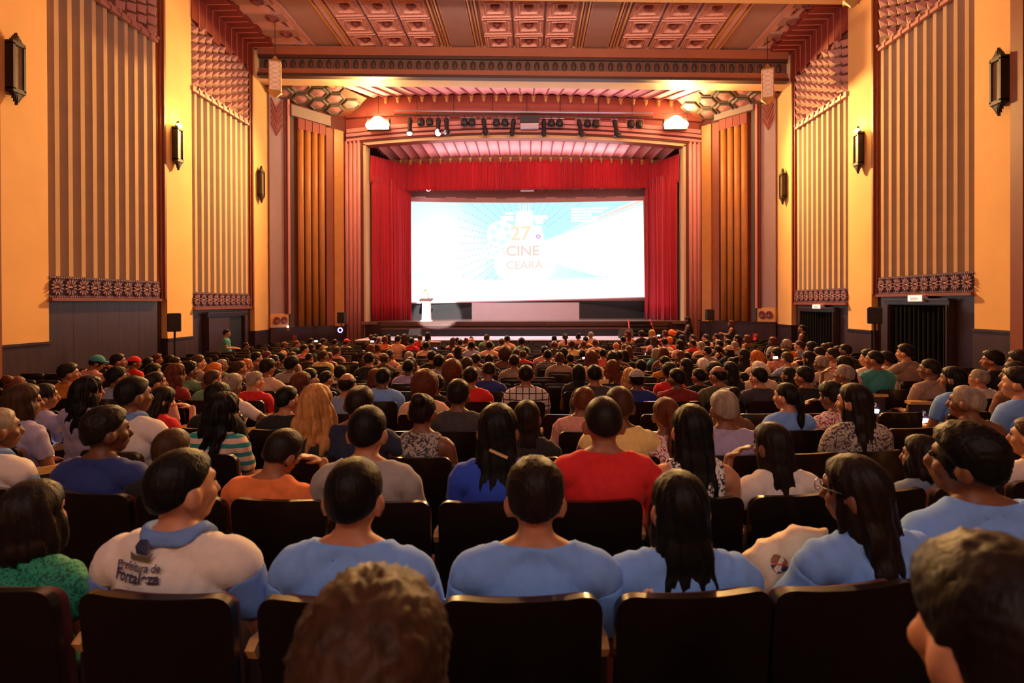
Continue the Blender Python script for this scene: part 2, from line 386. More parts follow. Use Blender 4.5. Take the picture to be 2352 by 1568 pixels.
# wainscot panels below the friezes, with doorways
def doorway(name, s, y0, y1, zt, open_leaf):
    zb = floor_z((y0+y1)/2)-.05; d = structure(empty(name, (s*XW, (y0+y1)/2, zb)))
    P = lambda mb, nm, m: setattr(mb.build(nm, m, d), 'matrix_parent_inverse', Matrix.Translation((-s*XW, -(y0+y1)/2, -zb)))
    for ya, yb in ((y0-.10, y0), (y1, y1+.10)):
        mb = MB(); xbox(mb, s, XW-.09, XR+.02, ya, yb, zb, zt); xbox(mb, s, XW-.12, XW-.09, ya+.03, yb-.03, zb, zt); P(mb, 'door_jamb', 'wood')
    mb = MB(); xbox(mb, s, XW-.09, XR+.02, y0-.10, y1+.10, zt, zt+.11); xbox(mb, s, XW-.14, XW-.06, y0-.13, y1+.13, zt+.11, zt+.15); P(mb, 'door_head', 'wood')
    mb = MB(); xbox(mb, s, XW-.03, XR-.005, y0, y1, zb, zt); P(mb, 'painted_darkness', 'black')  # black slab painted as the dark beyond the doorway
    if open_leaf:
        mb = MB(); xbox(mb, s, XW-.065, XW-.03, y0+.02, y0+(y1-y0)*.58, zb+.02, zt-.02); P(mb, 'door_leaf', 'wood')
    else:
        n = 12
        for i in range(n):       # black door drape in soft folds
            ya, yb = y0+(y1-y0)*i/n, y0+(y1-y0)*(i+1)/n
            mb = MB(); pts = [(s*(XW-.03-.04*math.sin(PI*k/4)), ya+(yb-ya)*k/4, zb+.02) for k in range(5)]
            for k in range(4): mb.add([pts[k], pts[k+1], (pts[k+1][0], pts[k+1][1], zt-.02), (pts[k][0], pts[k][1], zt-.02)], [(0, 1, 2, 3)])
            P(mb, 'drape_fold', 'drape')
doorway('door_1', -1, 17.5, 19.65, 1.30, True)
doorway('door_2', 1, 17.8, 19.85, 1.40, False)
doorway('door_3', 1, 13.05, 15.05, 1.66, False)
# dark wood panel strips on the wainscot
for s in (-1, 1):
    D = SIDE[s]
    for (ya, yb, zt) in ((D['f1'][0], D['f1'][1], D['f1'][2]-.07), (D['f2'][0], D['f2'][1], D['f2'][2]-.07)):
        n = 5; holes = {-1: [(17.38, 19.77)], 1: [(17.68, 19.97), (12.93, 15.17)]}[s]
        for i in range(n):
            a, b = ya+(yb-ya)*i/n, ya+(yb-ya)*(i+1)/n-.005
            for h0, h1 in holes:
                if h0 < b and h1 > a: 
                    if a < h0: b = h0
                    elif b > h1: a = h1
                    else: a = b
            if b-a > .05:
                mb = MB(); xbox(mb, s, XW+.06, XR+.02, a, b, floor_z(a)-.2, zt); mb.build('wainscot_panel', 'wood', WALL[s])
        for h0, h1 in holes:
            if ya-.5 < h0 < yb:
                d = {17.38: 1.41+.05, 17.68: 1.55, 12.93: 1.81}[h0]
                mb = MB(); xbox(mb, s, XW+.06, XR+.02, h0, h1, d, zt); mb.build('wainscot_panel', 'wood', WALL[s])
wb = MB(); wb.box(-10.9, 10.9, -8.2, -8, -1, 12); structure(wb.build('wall_back', 'plaster'))

# ------------------------------------------------------------------ ceiling
cb = MB(); cb.box(-10.7, 10.7, -8.2, 21.9, ZCEIL+.16, ZCEIL+.4, TILT)
ceiling = structure(cb.build('ceiling', 'ceil_pink'))
def cbox(name, m, x0, x1, y0, y1, z0, z1, par=ceiling):
    mb = MB(); mb.box(x0, x1, y0, y1, ZCEIL+z0, ZCEIL+z1, TILT); return mb.build(name, m, par)
CX = .39; PIT = 1.11
Y0C, Y1C = 16.4, 20.9
rowsC = [17.36+1.16*i for i in range(3)]
cof = None
for c0 in (CX-1.5*PIT, CX-1.5*PIT-1.68-3*PIT, CX+1.5*PIT+1.68):
    for i in range(3):
        for y in rowsC+[16.2]:
            x = c0+PIT*i
            if cof is None:
                mb = MB(); a, b = .035, PIT-.035; hY = 1.13
                def ring(i0, z0, i1, z1):
                    A = [(i0, i0, z0), (PIT-i0, i0, z0), (PIT-i0, hY-i0, z0), (i0, hY-i0, z0)]; B = [(i1, i1, z1), (PIT-i1, i1, z1), (PIT-i1, hY-i1, z1), (i1, hY-i1, z1)]
                    mb.add(A+B, [(k, (k+1) % 4, 4+(k+1) % 4, 4+k) for k in range(4)])
                ring(.03, .04, .06, -.02); ring(.06, -.02, .09, .03); ring(.09, .03, .21, .05); ring(.21, .05, .23, .0); ring(.23, .0, .26, .0); ring(.26, .0, .28, .07); ring(.28, .07, .31, .10)
                mb.add([(.31, .31, .10), (PIT-.31, .31, .10), (PIT-.31, hY-.31, .10), (.31, hY-.31, .10)], [(0, 1, 2, 3)])
                cof = mb.mesh('coffer'); cof.materials.append(M['coffer'])
                mb = MB(); mb.lathe([(.17, .10), (.16, .06), (.09, .05), (.08, .0), (.03, -.02)], (PIT/2, hY/2, 0), 10)
                ros = mb.mesh('coffer_boss', True); ros.materials.append(M['coffer_dark'])
                mb = MB()
                for k in range(8):
                    for (bx, by) in ((.15, .15+k*.116), (PIT-.15, .15+k*.116), (.15+k*.116, .15), (.15+k*.116, hY-.15)): mb.lathe([(.035, .05), (.03, .02), (.0, .01)], (bx, by, 0), 5)
                bead = mb.mesh('coffer_beads'); bead.materials.append(M['coffer'])
                mb = MB(); mb.box(.245, .26, .26, hY-.26, -.025, .0); mb.box(PIT-.26, PIT-.245, .26, hY-.26, -.025, .0)
                gilt = mb.mesh('coffer_gilt'); gilt.materials.append(M['ceil_gold'])
            o = link('coffer', cof, None, ceiling); o.location = (x, y, ZCEIL+TILT(x))
            for me in (ros, bead, gilt): link(me.name.split('.')[0], me, None, o)
for c0 in (CX-1.5*PIT, CX+1.5*PIT):       # flat taupe bands between coffer fields, gilt mouldings
    sg = -1 if c0 < CX else 1
    x0, x1 = sorted((c0, c0+sg*1.68))
    cbox('ceiling_band', 'ceil_grey', x0+.42, x1-.42, Y0C-.6, Y1C, .02, .17)
    for q in (.06, .17, .28, .38):
        for xx in (x0+q, x1-q-.05): cbox('gilt_moulding', 'ceil_gold' if q in (.06, .28) else 'ceil_pink', xx, xx+.05, Y0C-.6, Y1C, -.03 if q in (.06, .28) else .03, .17)
for sg in (-1, 1):
    e = CX+sg*(1.5*PIT+1.68+3*PIT)
    for q, w_, m, z in ((.03, .05, 'ceil_gold', -.04), (.12, .2, 'ceil_pink', .0), (.36, .05, 'ceil_gold', -.05), (.46, 1.02, 'ceil_grey', .05), (1.5, .06, 'ceil_pink', -.02), (1.6, .3, 'ceil_pink', .03)):
        x0, x1 = sorted((e+sg*q, e+sg*(q+w_))); cbox('ceiling_moulding', m, x0, x1, Y0C-.6, Y1C, z, .17)
    # stepped plates with rosettes along the wall
    for i in range(9):
        y = 16.1+i*.54; xo = e+sg*(2.05 if i % 2 else 1.75)
        x0, x1 = sorted((xo, sg*9.4)); cbox('stepped_plate', 'ceil_pink' if i % 2 else 'ceil_grey', x0, x1, y, y+.53, -.02+.04*(i % 2), .17)
        if i % 2 == 0:
            mb = MB(); xc = xo+sg*.42; zc = ZCEIL+TILT(xc)
            mb.lathe([(.24, 0), (.22, -.05), (.12, -.06), (.11, -.12), (.04, -.15)], (xc, y+.27, zc), 14); mb.build('ceiling_rosette', 'coffer_dark', ceiling, True)
# plain cream beam that crosses over the second pilasters
mb = MB(); mb.add([(-10.3, 15.5, 11.38), (10.3, 15.85, 10.80), (10.3, 17.0, 10.80), (-10.3, 16.8, 11.38), (-10.3, 15.5, 11.9+.28), (10.3, 15.85, 11.9-.28), (10.3, 17.0, 11.9-.28), (-10.3, 16.8, 11.9+.28)], [(0, 1, 2, 3), (4, 5, 6, 7), (0, 1, 5, 4), (2, 3, 7, 6), (1, 2, 6, 5), (0, 3, 7, 4)])
structure(mb.build('trim_1', 'plaster'))
# cornice beam over the last pilasters
cz = 10.17
corn = MB(); corn.box(-10.3, 10.3, 20.78, 21.45, cz, 11.9, TILT); cornice = structure(corn.build('trim_2', 'cream'))
def nb(name, m, y0, y1, z0, z1, x0=-10.0, x1=10.0):
    mb = MB(); mb.box(x0, x1, y0, y1, z0, z1, TILT); return mb.build(name, m, cornice)
nb('cornice_moulding', 'cornice', 20.52, 20.8, 11.0, 11.32); nb('cornice_moulding', 'cornice_dark', 20.58, 20.8, 10.9, 11.0)
nb('cornice_board', 'cornice_green', 20.68, 20.8, 10.50, 10.9); nb('cornice_moulding', 'cornice', 20.60, 20.8, 10.36, 10.50); nb('cornice_moulding', 'cornice_dark', 20.5, 20.8, 10.17, 10.28); nb('cornice_moulding', 'cornice', 20.55, 20.8, 10.28, 10.36)
mb = MB(); mb.ell((0, 20.68, 0), (.105, .05, .175), 10, 8); ov = mb.mesh('cornice_egg', True); ov.materials.append(M['cornice_dark'])
mb = MB(); mb.box(-.02, .02, 20.64, 20.69, -.18, .18); bar = mb.mesh('cornice_dart'); bar.materials.append(M['chevron'])
n = 57; pz = .347
for i in range(n):
    x = -9.72+pz*i
    o = link('cornice_egg', ov, None, cornice); o.location = (x, 0, 10.70+TILT(x))
    o = link('cornice_dart', bar, None, cornice); o.location = (x+pz/2, 0, 10.70+TILT(x))

# ------------------------------------------------------------------ outer bay in front of the proscenium
YP = 24.7
bay = MB()
def zo(y): return 10.27+(y-21.9)/(YP-21.9)*.72
bay.add([(-10.6, 21.40, 10.27+.3+.28), (10.6, 21.40, 10.27+.3-.28), (10.6, YP+.3, 11.35-.28), (-10.6, YP+.3, 11.35+.28)], [(0, 1, 2, 3)])
bay_c = structure(bay.build('trim_3', 'fan_pink'))
NR = 27
def fan(par, xa, xb, y0, y1, z0f, z1f, nrib, cx0, conv, corb):
    for i in range(nrib):
        u0, u1 = -1+2*i/nrib, -1+2*(i+1)/nrib
        X = lambda u, y: cx0+u*(xa if y == y0 else xb)
        mb = MB(); K = 6; vs = []
        for y, zf in ((y0, z0f), (y1, z1f)):
            for k in range(K+1):
                u = u0+(u1-u0)*k/K; x = X(u, y)
                vs.append((x, y, zf(x)+.10*math.sin(PI*k/K)))
        mb.add(vs, [(k, k+1, K+2+k, K+1+k) for k in range(K)]); mb.build('fan_pleat', 'fan_pink', par, True)
        if i:
            a = Vector((X(u0, y0), y0, z0f(X(u0, y0))-.02)); b = Vector((X(u0, y1), y1, z1f(X(u0, y1))-.02))
            MB().tube([a, b], .035, 6).build('fan_rib', 'fan_line', par)
            c = MB(); c.lathe([(.015, 0), (.05, -.05), (.09, -.10), (.11, -.13), (.06, -.19), (.08, -.25), (.03, -.36)], (b.x, b.y-.10, b.z+.06), 8); c.build('corbel', 'corbel', par, True)
fan(bay_c, 7.6, 6.9, 21.46, YP-.35, lambda x: 10.27+TILT(x), lambda x: 10.98-.004*(x-.3)**2+TILT(x), 25, .3, 0, 1)
# coved bay corners covered with leaf plates, gilt edge of the fan
for s in (-1, 1):
    A = Vector((s*10.2, SIDE[s]['p3'][1]+.02)); B = Vector((s*8.0, YP)); d = (B-A); Ln = d.length; d.normalize(); nrm = Vector((d.y, -d.x)) if s < 0 else Vector((-d.y, d.x))
    def cp(t, o, h=0):
        q = A+d*t+nrm*o; return (q.x, q.y, 9.98+.62*min(o, 1.9)/1.9+TILT(q.x)*.8-h)
    mb = MB(); mb.add([cp(-.2, 0), cp(Ln, 0), cp(Ln-.1, 1.7), cp(.6, 2.0), cp(-.2, 1.2)], [(0, 1, 2, 3, 4)]); mb.build('corner_cove', 'cornice', bay_c)
    for r, (n_, o0, st) in enumerate(((4, .42, .42), (4, 1.10, .80), (2, 1.72, 1.2))):
        for k in range(n_):
            tc = st+k*.80
            if tc > Ln-.25: continue
            hexa = lambda f, h: [cp(tc+.40*f*math.cos(PI/6+PI/3*q), o0+.37*f*math.sin(PI/6+PI/3*q), h) for q in range(6)]
            mb = MB(); mb.add(hexa(1.05, .02)+hexa(.98, .09)+hexa(.84, .09)+hexa(.80, .04), [(i_, (i_+1) % 6, 6+(i_+1) % 6, 6+i_) for i_ in range(6)]+[(6+i_, 6+(i_+1) % 6, 12+(i_+1) % 6, 12+i_) for i_ in range(6)]+[(12+i_, 12+(i_+1) % 6, 18+(i_+1) % 6, 18+i_) for i_ in range(6)]); mb.build('leaf_rim', 'cornice_green', bay_c)
            mb = MB(); c_ = cp(tc, o0, .10); H = hexa(.80, .04); mb.add([c_]+H, [(0, 1+q, 1+(q+1) % 6) for q in range(6)]); mb.build('leaf_plate', 'relief', bay_c)
for sg in (-1, 1):
    mb = MB(); x0, x1 = sg*7.62, sg*7.74; y0, y1 = 21.5, YP-.3
    mb.prism([(x0, y0, 10.24+TILT(x0)), (x1, y0, 10.24+TILT(x1)), (x1, y1, 10.86+TILT(x1)), (x0, y1, 10.86+TILT(x0))], (0, 0, .12)); mb.build('gilt_moulding', 'ceil_gold', bay_c)
# splayed side walls of the bay with gold half columns
for s in (-1, 1):
    A = Vector((s*10.2, SIDE[s]['p3'][1]+.02)); B = Vector((s*8.0, YP)); d = (B-A); Ln = d.length; d.normalize(); nrm = Vector((-d.y, d.x)) if s > 0 else Vector((d.y, -d.x))
    if nrm.y > 0: nrm = -nrm
    def on(t, o): q = A+d*t+nrm*o; return (q.x, q.y)
    dz = SIDE[s]['dz'][2]+.02; side = structure(empty('wall_splay_'+('left' if s < 0 else 'right'), (A.x, A.y, 0)))
    def sp(name, m, t0, t1, o0, o1, z0, z1):
        mb = MB(); pts = [on(t0, o0), on(t1, o0), on(t1, o1), on(t0, o1)]
        mb.prism([(x, y, z0) for x, y in pts], (0, 0, z1-z0)); o = mb.build(name, m, side); o.matrix_parent_inverse = Matrix.Translation((-A.x, -A.y, 0)); return o
    sp('wall_backing', 'maroon', -.1, Ln+.1, -.5, 0, -1.2, 12)
    sp('wainscot_panel', 'wood', 0, Ln, 0, .10, -1, dz)
    sp('wainscot_cap', 'wood', 0, Ln, 0, .13, dz, dz+.05)
    sp('lavender_panel', 'lavender', 0, Ln*.165, 0, .10, dz+.55, 10.4)
    sp('plaster_block', 'plaster', 0, Ln*.21, 0, .13, dz+.05, dz+.62)
    sp('side_moulding', 'maroon', Ln*.165, Ln*.20, 0, .16, dz+.6, 10.2); sp('side_moulding', 'pil_pink', Ln*.20, Ln*.225, 0, .20, dz+.6, 10.2)
    sp('grey_strip', 'cornice_green', Ln*.225, Ln*.285, 0, .10, dz, 9.9)
    sp('brown_pier', 'cornice', Ln*.70, Ln*.86, 0, .12, dz, 9.5); sp('orange_pier', 'gold_col', Ln*.80, Ln*.93, 0, .18, dz, 9.5)
    sp('column_head', 'flute_grey', Ln*.24, Ln*.74, 0, .26, 9.55, 10.0)
    for k in range(4):
        t = Ln*(.375+.09*k); mb = MB(); x, y = on(t, .06); mb.lathe([(.13, dz+.05), (.13, 9.1)], (x, y, 0), 14); o = mb.build('gold_column', 'gold_col', side, True); o.matrix_parent_inverse = Matrix.Translation((-A.x, -A.y, 0))
        sp('red_necking', 'arch_red', t-.15, t+.15, 0, .17, 9.1, 9.55)
    # pendant plaster ornament: nested chevrons over the lavender strip
    for q in range(5):
        z = 9.55-q*.24; mb = MB(); pts = []
        w0 = Ln*.165-.06; c = w0/2+.03
        for tt, zz in ((c-w0*.42, z+.42), (c, z), (c+w0*.42, z+.42), (c+w0*.42, z+.54), (c, z+.14), (c-w0*.42, z+.54)):
            x, y = on(tt, .10); pts.append((x, y, zz))
        mb.prism(pts, (nrm.x*.04, nrm.y*.04, 0)); o = mb.build('pendant_chevron', 'arch_red' if q % 2 else 'chevron', side); o.matrix_parent_inverse = Matrix.Translation((-A.x, -A.y, 0))
    # two octagonal vents with relief, set in the block
    for k in range(2):
        t = Ln*(.065+.085*k); x, y = on(t, .13); zc = dz+.33
        e = empty('octagon_plaque', (x, y, zc)); e.rotation_euler = (0, 0, math.atan2(d.y, d.x)+(PI if s > 0 else 0))
        tag(e, ('pale octagonal relief plaque, '+('nearer' if k == 0 else 'farther')+' of two by the '+('left' if s < 0 else 'right')+' gold columns'), 'plaque', 'octagonal plaques beside the gold columns')
        def oc(r, w1=1.0): return [(r*w1*math.cos(PI/8+PI/4*j), 0, r*1.1*math.sin(PI/8+PI/4*j)) for j in range(8)]
        mb = MB(); mb.prism(oc(.155), (0, -.05, 0)); mb.build('rim', 'relief', e)
        mb = MB(); mb.prism(oc(.13), (0, -.06, 0)); mb.build('ground', 'maroon', e)
        for nm, pts in (('relief_figure', [(0, -.075, .10), (.05, -.075, -.09), (-.05, -.075, -.09)]), ('relief_figure', [(.06, -.07, .08), (.10, -.07, -.02), (.07, -.07, -.08)]), ('relief_figure', [(-.06, -.07, .08), (-.07, -.07, -.08), (-.10, -.07, -.02)])):
            mb = MB(); mb.prism(pts, (0, .02, 0)); mb.build(nm, 'relief', e)

# ------------------------------------------------------------------ proscenium arch
pro = MB(); pro.box(-11, -7.95, YP, YP+.6, -1.2, 12); pro.box(8.05, 11, YP, YP+.6, -1.2, 12)
KA = 32
def arch_z(x): return 8.83+.36*(1-((x-.12)/7.2)**2)+TILT(x-.3)*.6
pts = [(-7.95, YP, arch_z(-7.95)+.0)]+[(-7.95+16.0*k/KA, YP, arch_z(-7.95+16.0*k/KA)) for k in range(1, KA+1)]
for k in range(KA):
    a, b = pts[k], pts[k+1]
    pro.add([a, b, (b[0], YP, 11.6), (a[0], YP, 11.6), (a[0], YP+.5, a[2]), (b[0], YP+.5, b[2])], [(0, 1, 2, 3), (0, 1, 5, 4)])
prosc = structure(pro.build('wall_stage', 'arch_red'))
# arched mouldings stepping forward round the head
for q, (o0, o1, dep, m) in enumerate(((0, .13, .02, 'cream'), (.13, .22, .10, 'maroon'), (.22, .33, .14, 'pil_pink'), (.33, .42, .10, 'maroon'), (.42, .55, .16, 'pil_pink'), (.55, .62, .10, 'maroon'), (.62, .80, .08, 'pil_pink'), (1.25, 1.38, .14, 'maroon'))):
    mb = MB()
    for k in range(KA):
        a, b = pts[k], pts[k+1]
        mb.add([(a[0], YP-dep, a[2]+o0), (b[0], YP-dep, b[2]+o0), (b[0], YP-dep, b[2]+o1), (a[0], YP-dep, a[2]+o1), (a[0], YP+.02, a[2]+o0), (b[0], YP+.02, b[2]+o0), (b[0], YP+.02, b[2]+o1), (a[0], YP+.02, a[2]+o1)], [(0, 1, 2, 3), (0, 1, 5, 4), (3, 2, 6, 7)])
    mb.build('arch_moulding', m, prosc)
for s, xi in ((-1, -7.10), (1, 7.30)):      # fluted pink pilasters, maroon fillet, cream jamb
    for q in range(4):
        x = xi+s*(.30+.19*q); mb = MB(); mb.lathe([(.10, -.6), (.10, arch_z(x)+.25)], (x, YP-.02, 0), 12); mb.build('pilaster_flute', 'pil_pink', prosc, True)
    mb = MB(); a, b = sorted((xi+s*.1, xi+s*.2)); mb.box(a, b, YP-.1, YP+.1, -.6, arch_z(xi)+.1); mb.build('jamb_fillet', 'maroon', prosc)
    mb = MB(); a, b = sorted((xi, xi+s*.12)); mb.box(a, b, YP-.02, YP+.7, -.6, arch_z(xi)+.05); mb.build('stage_jamb', 'cream', prosc)
    mb = MB(); a, b = sorted((xi+s*.14, xi+s*.98)); mb.box(a, b, YP-.06, YP+.05, -.8, arch_z(xi)+.2); mb.build('pilaster_back', 'maroon', prosc)
# pleated soffit inside the arch
inner = structure(MB().add([(-7.3, YP+.3, 9.35), (7.5, YP+.3, 9.2), (7.5, 28.4, 9.35), (-7.3, 28.4, 9.5)], [(0, 1, 2, 3)]).build('trim_4', 'fan_pink'))
fan(inner, 6.9, 6.7, YP+.45, 27.0, lambda x: arch_z(x)+.03, lambda x: 8.95+TILT(x)*.4-.004*(x-.2)**2, 27, .2, 0, 1)
mb = MB(); mb.box(-6.7, 7.0, 27.05, 27.25, 8.2, 9.4); mb.build('soffit_beam', 'cornice', inner)
# upper wall of the outer bay above arch: frieze board below the corbels
mb = MB()
for k in range(KA):
    a, b = pts[k], pts[k+1]
    za, zb_ = 10.55-.004*(a[0]-.3)**2+TILT(a[0]), 10.55-.004*(b[0]-.3)**2+TILT(b[0])
    mb.add([(a[0], YP-.25, za-.35), (b[0], YP-.25, zb_-.35), (b[0], YP-.25, zb_+.5), (a[0], YP-.25, za+.5), (a[0], YP, za-.35), (b[0], YP, zb_-.35)], [(0, 1, 2, 3), (0, 1, 5, 4)])
mb.build('arch_frieze', 'arch_red', prosc)
# ------------------------------------------------------------------ stage
ZS = .89
st = structure(empty('floor_stage', (0, 24.2, ZS)))
def spart(name, m, x0, x1, y0, y1, z0, z1, par=st):
    mb = MB(); mb.box(x0, x1, y0, y1, z0, z1); o = mb.build(name, m, par); o.matrix_parent_inverse = Matrix.Translation((0, -24.2, -ZS)); return o
spart('stage_deck', 'stage_top', -7.2, 7.4, 24.25, 28.9, ZS-.12, ZS)
spart('stage_nosing', 'stage_wood', -6.3, 6.5, 24.17, 24.27, ZS-.05, ZS+.005)
for i in range(12): spart('front_board', 'stage_wood', -6.3+12.8*i/12+.006, -6.3+12.8*(i+1)/12-.006, 24.2, 24.3, ZS-.20, ZS-.05)
spart('painted_gap_shade', 'black', -6.3, 6.5, 24.24, 24.3, .2, ZS-.20)  # black strip painted as the shade under the front boards
spart('lower_step', 'stage_wood', -6.2, 6.4, 23.85, 24.3, .56, .62)
spart('step_riser', 'black', -6.2, 6.4, 23.9, 24.3, -.5, .56)
for s, x in ((-1, -6.3), (1, 6.5)):      # canted dark cheeks at both ends
    mb = MB(); mb.prism([(x, 24.18, -.6), (x+s*.8, 24.5, -.6), (x+s*.8, 24.6, -.6), (x, 24.4, -.6)], (0, 0, ZS+.58)); o = mb.build('stage_cheek', 'wood', st); o.matrix_parent_inverse = Matrix.Translation((0, -24.2, -ZS))
pt = empty('orchestra_platform', (0, 22.4, 0)); pt['kind'] = 'structure'
for nm, m, a in (('platform_top', 'plat', (-6.6, 5.5, 21.5, 23.9, .22, .26)), ('platform_front', 'black', (-6.6, 5.5, 21.55, 23.9, -.5, .22))):
    o = spart(nm, m, *a, par=pt); o.matrix_parent_inverse = Matrix.Translation((0, -22.4, 0))
# backing wall, skirting, masking
bw = MB(); bw.box(-9, 9, 28.75, 28.95, -.5, 12); structure(bw.build('wall_rear_stage', 'back_wall'))
sk = MB(); sk.box(-6.0, 6.4, 28.3, 28.36, ZS, 1.80); sk = structure(sk.build('baseboard_stage', 'black_cloth'))

# ------------------------------------------------------------------ curtains
def folds(name, mats, path, z0, z1, amp, wl, par=None, hem=0.0, seed=0):
    # vertical cloth following a plan path with rounded folds of uneven width
    r = random.Random(seed); P = [Vector(p) for p in path]; seg = [(P[i+1]-P[i]).length for i in range(len(P)-1)]; tot = sum(seg)
    n = int(tot/wl*9); pts = []; ph = 0
    for i in range(n+1):
        t = tot*i/n; tt = t; k = 0
        while k < len(seg)-1 and tt > seg[k]: tt -= seg[k]; k += 1
        d = (P[k+1]-P[k]).normalized(); q = P[k]+d*tt; nn = Vector((-d.y, d.x))
        ph += 2*PI*(tot/n)/wl*(1+.5*math.sin(t*2.1+seed)+.25*math.sin(t*5.3))
        pts.append((q+nn*amp*(math.sin(ph)+.35*math.sin(2.3*ph+1))*(.75+.25*math.sin(t*1.7)), math.sin(ph)))
    mb = MB(); R = 8; vs = []
    for j in range(R+1):
        u = j/R
        for q, s_ in pts:
            sway = .02*math.sin(u*3+q.x*4)*(1-u); vs.append((q.x+sway, q.y, z0+(z1-z0)*u+(hem*s_ if j == 0 else 0)))
    m_ = len(pts); mb.add(vs, [(j*m_+i, j*m_+i+1, (j+1)*m_+i+1, (j+1)*m_+i) for j in range(R) for i in range(m_-1)])
    o = mb.build(name, mats, par, True); sd = o.modifiers.new('thick', 'SOLIDIFY'); sd.thickness = .012; return o
c1 = empty('stage_curtain', (-6.3, 26.2, ZS)); tag(c1, 'red velvet stage curtain hanging in folds beside the lectern, reaching the stage floor', 'curtain')
c2 = empty('stage_curtain', (6.8, 26.2, ZS)); tag(c2, 'red velvet stage curtain hanging in folds behind the stage steps', 'curtain')
for c, path, sd in ((c1, [(-6.98, 25.25), (-6.3, 26.1), (-5.95, 26.6)], 1), (c1, [(-5.95, 26.6), (-5.75, 27.25)], 5), (c1, [(-5.75, 27.0), (-5.62, 27.3)], 8), (c2, [(7.18, 25.25), (6.6, 26.1), (6.4, 26.6)], 2), (c2, [(6.4, 26.6), (6.25, 27.1)], 6), (c2, [(6.2, 26.95), (6.1, 27.2)], 9)):
    o = folds('curtain_panel', 'curtain', path, ZS+.01, 7.7, .055, .19, c, .0, sd); o.matrix_parent_inverse = Matrix.Translation(-c.location)
v1 = empty('valance', (.3, 27, 7.3)); tag(v1, 'red gathered valance hanging across the top of the stage', 'valance')
for path, z0, z1, sd in (([(-5.75, 26.95), (6.25, 26.95)], 7.32, 8.75, 3), ([(-7.0, 25.15), (-6.3, 26.2), (-5.75, 26.97)], 7.36, 8.62, 4), ([(6.25, 26.97), (6.75, 26.2), (7.22, 25.15)], 7.22, 8.5, 7)):
    o = folds('valance_panel', 'curtain', path, z0, z1, .035, .105, v1, -.03, sd); o.matrix_parent_inverse = Matrix.Translation(-v1.location)

# ------------------------------------------------------------------ cinema screen: slightly curved sheet that shows a projected slide
scr = empty('cinema_screen', (.2, 28.1, 1.8)); tag(scr, 'wide curved cinema screen showing a bright pale blue festival slide', 'screen')
SI = Matrix.Translation((-.2, -28.1, -1.8))
XL, XRr = -5.80, 6.14
def scr_pt(u, v, off=0):
    # u across, v up; the sheet bows away in the middle
    x = XL-.10*(1-v)+(XRr+.06*(1-v)-(XL-.10*(1-v)))*u; bow = 1-(2*u-1)**2
    y = 27.75+.55*bow-off
    zb = 1.75+.24*max(u, 0)**1.5+.02*bow; zt = 6.93-.06*u+.02*bow
    return (x, y, zb+(zt-zb)*v)
nu, nv = 420, 185
U, V = np.meshgrid(np.linspace(0, 1, nu+1), np.linspace(0, 1, nv+1))
xi, yi = 942+(1476-942)*U, 695-(695-466)*V           # slide drawn in its own pixel grid
img = np.zeros(U.shape+(3,)); sky = np.array([.46, .80, .92]); img[:] = sky
def blend(mask, c): img[:] = img*(1-mask[..., None])+np.array(c)*mask[..., None]
def sm(x, a, b): t = np.clip((x-a)/(b-a), 0, 1); return t*t*(3-2*t)
blend(sm(xi, 1130, 1010)*sm(yi, 500, 590)*1.0, (1, 1, 1)); blend(sm(xi, 1085, 1000)*.8, (.62, .77, .97)); blend(np.exp(-((xi-1020)/75)**2-((yi-560)/70)**2), (1, 1, 1)); blend(sm(yi, 640, 655), (1, 1, 1)); blend(np.exp(-((xi-1095)/40)**2-((yi-600)/50)**2)*.6, (.95, 1, 1))
blend(np.exp(-(((xi-1063)*.8+(yi-500)*-.6)/10)**2)*sm(xi, 1020, 1050)*sm(xi, 1110, 1080)*sm(yi, 540, 500)*.5, (.72, .85, 1))
for ang in np.linspace(0, 2*PI, 46, endpoint=False):    # halftone dots that radiate from the emblem
    for r in range(60, 150, 7):
        dx, dy = 1208+math.cos(ang)*r*1.15, 560-math.sin(ang)*r
        if 1055 < dx < 1360 and dy < 645 and not (dx > 1255 and 505 < dy < 640 and (dx-1255)*.42 > 555-dy-25):
            blend(np.clip(2.2-((xi-dx)**2+((yi-dy)*1.0)**2)**.5, 0, 1)*.9, (.36, .55, .86))
beam = ((xi > 1250) & (yi > 557-(xi-1250)*.36) & (yi < 603+(xi-1250)*.28)).astype(float); blend(beam, (1, 1, 1))
for o0, o1, c in ((-14, -6, (1, .66, .58)), (-17, -14, (1, .8, .9)), (-6, -3, (.7, .95, 1))):
    ed = ((xi > 1250) & (yi-(557-(xi-1250)*.36) > o0*((xi-1200)/276)) & (yi-(557-(xi-1250)*.36) < o1*((xi-1200)/276))).astype(float); blend(ed*sm(xi, 1250, 1420), c)
ed = ((xi > 1290) & (xi < 1390) & (abs(yi-(615+(xi-1290)*.30)) < 2)).astype(float); blend(ed*.8, (1, .9, .66))
blend(((xi > 1245) & (yi > 605+(xi-1290)*.30) & (yi < 648)).astype(float)*sm(xi, 1390, 1250), (.66, .95, 1))
def disc(cx, cy, r, a=1): return np.clip(r-(((xi-cx))**2+(yi-cy)**2)**.5+.5, 0, 1)*a
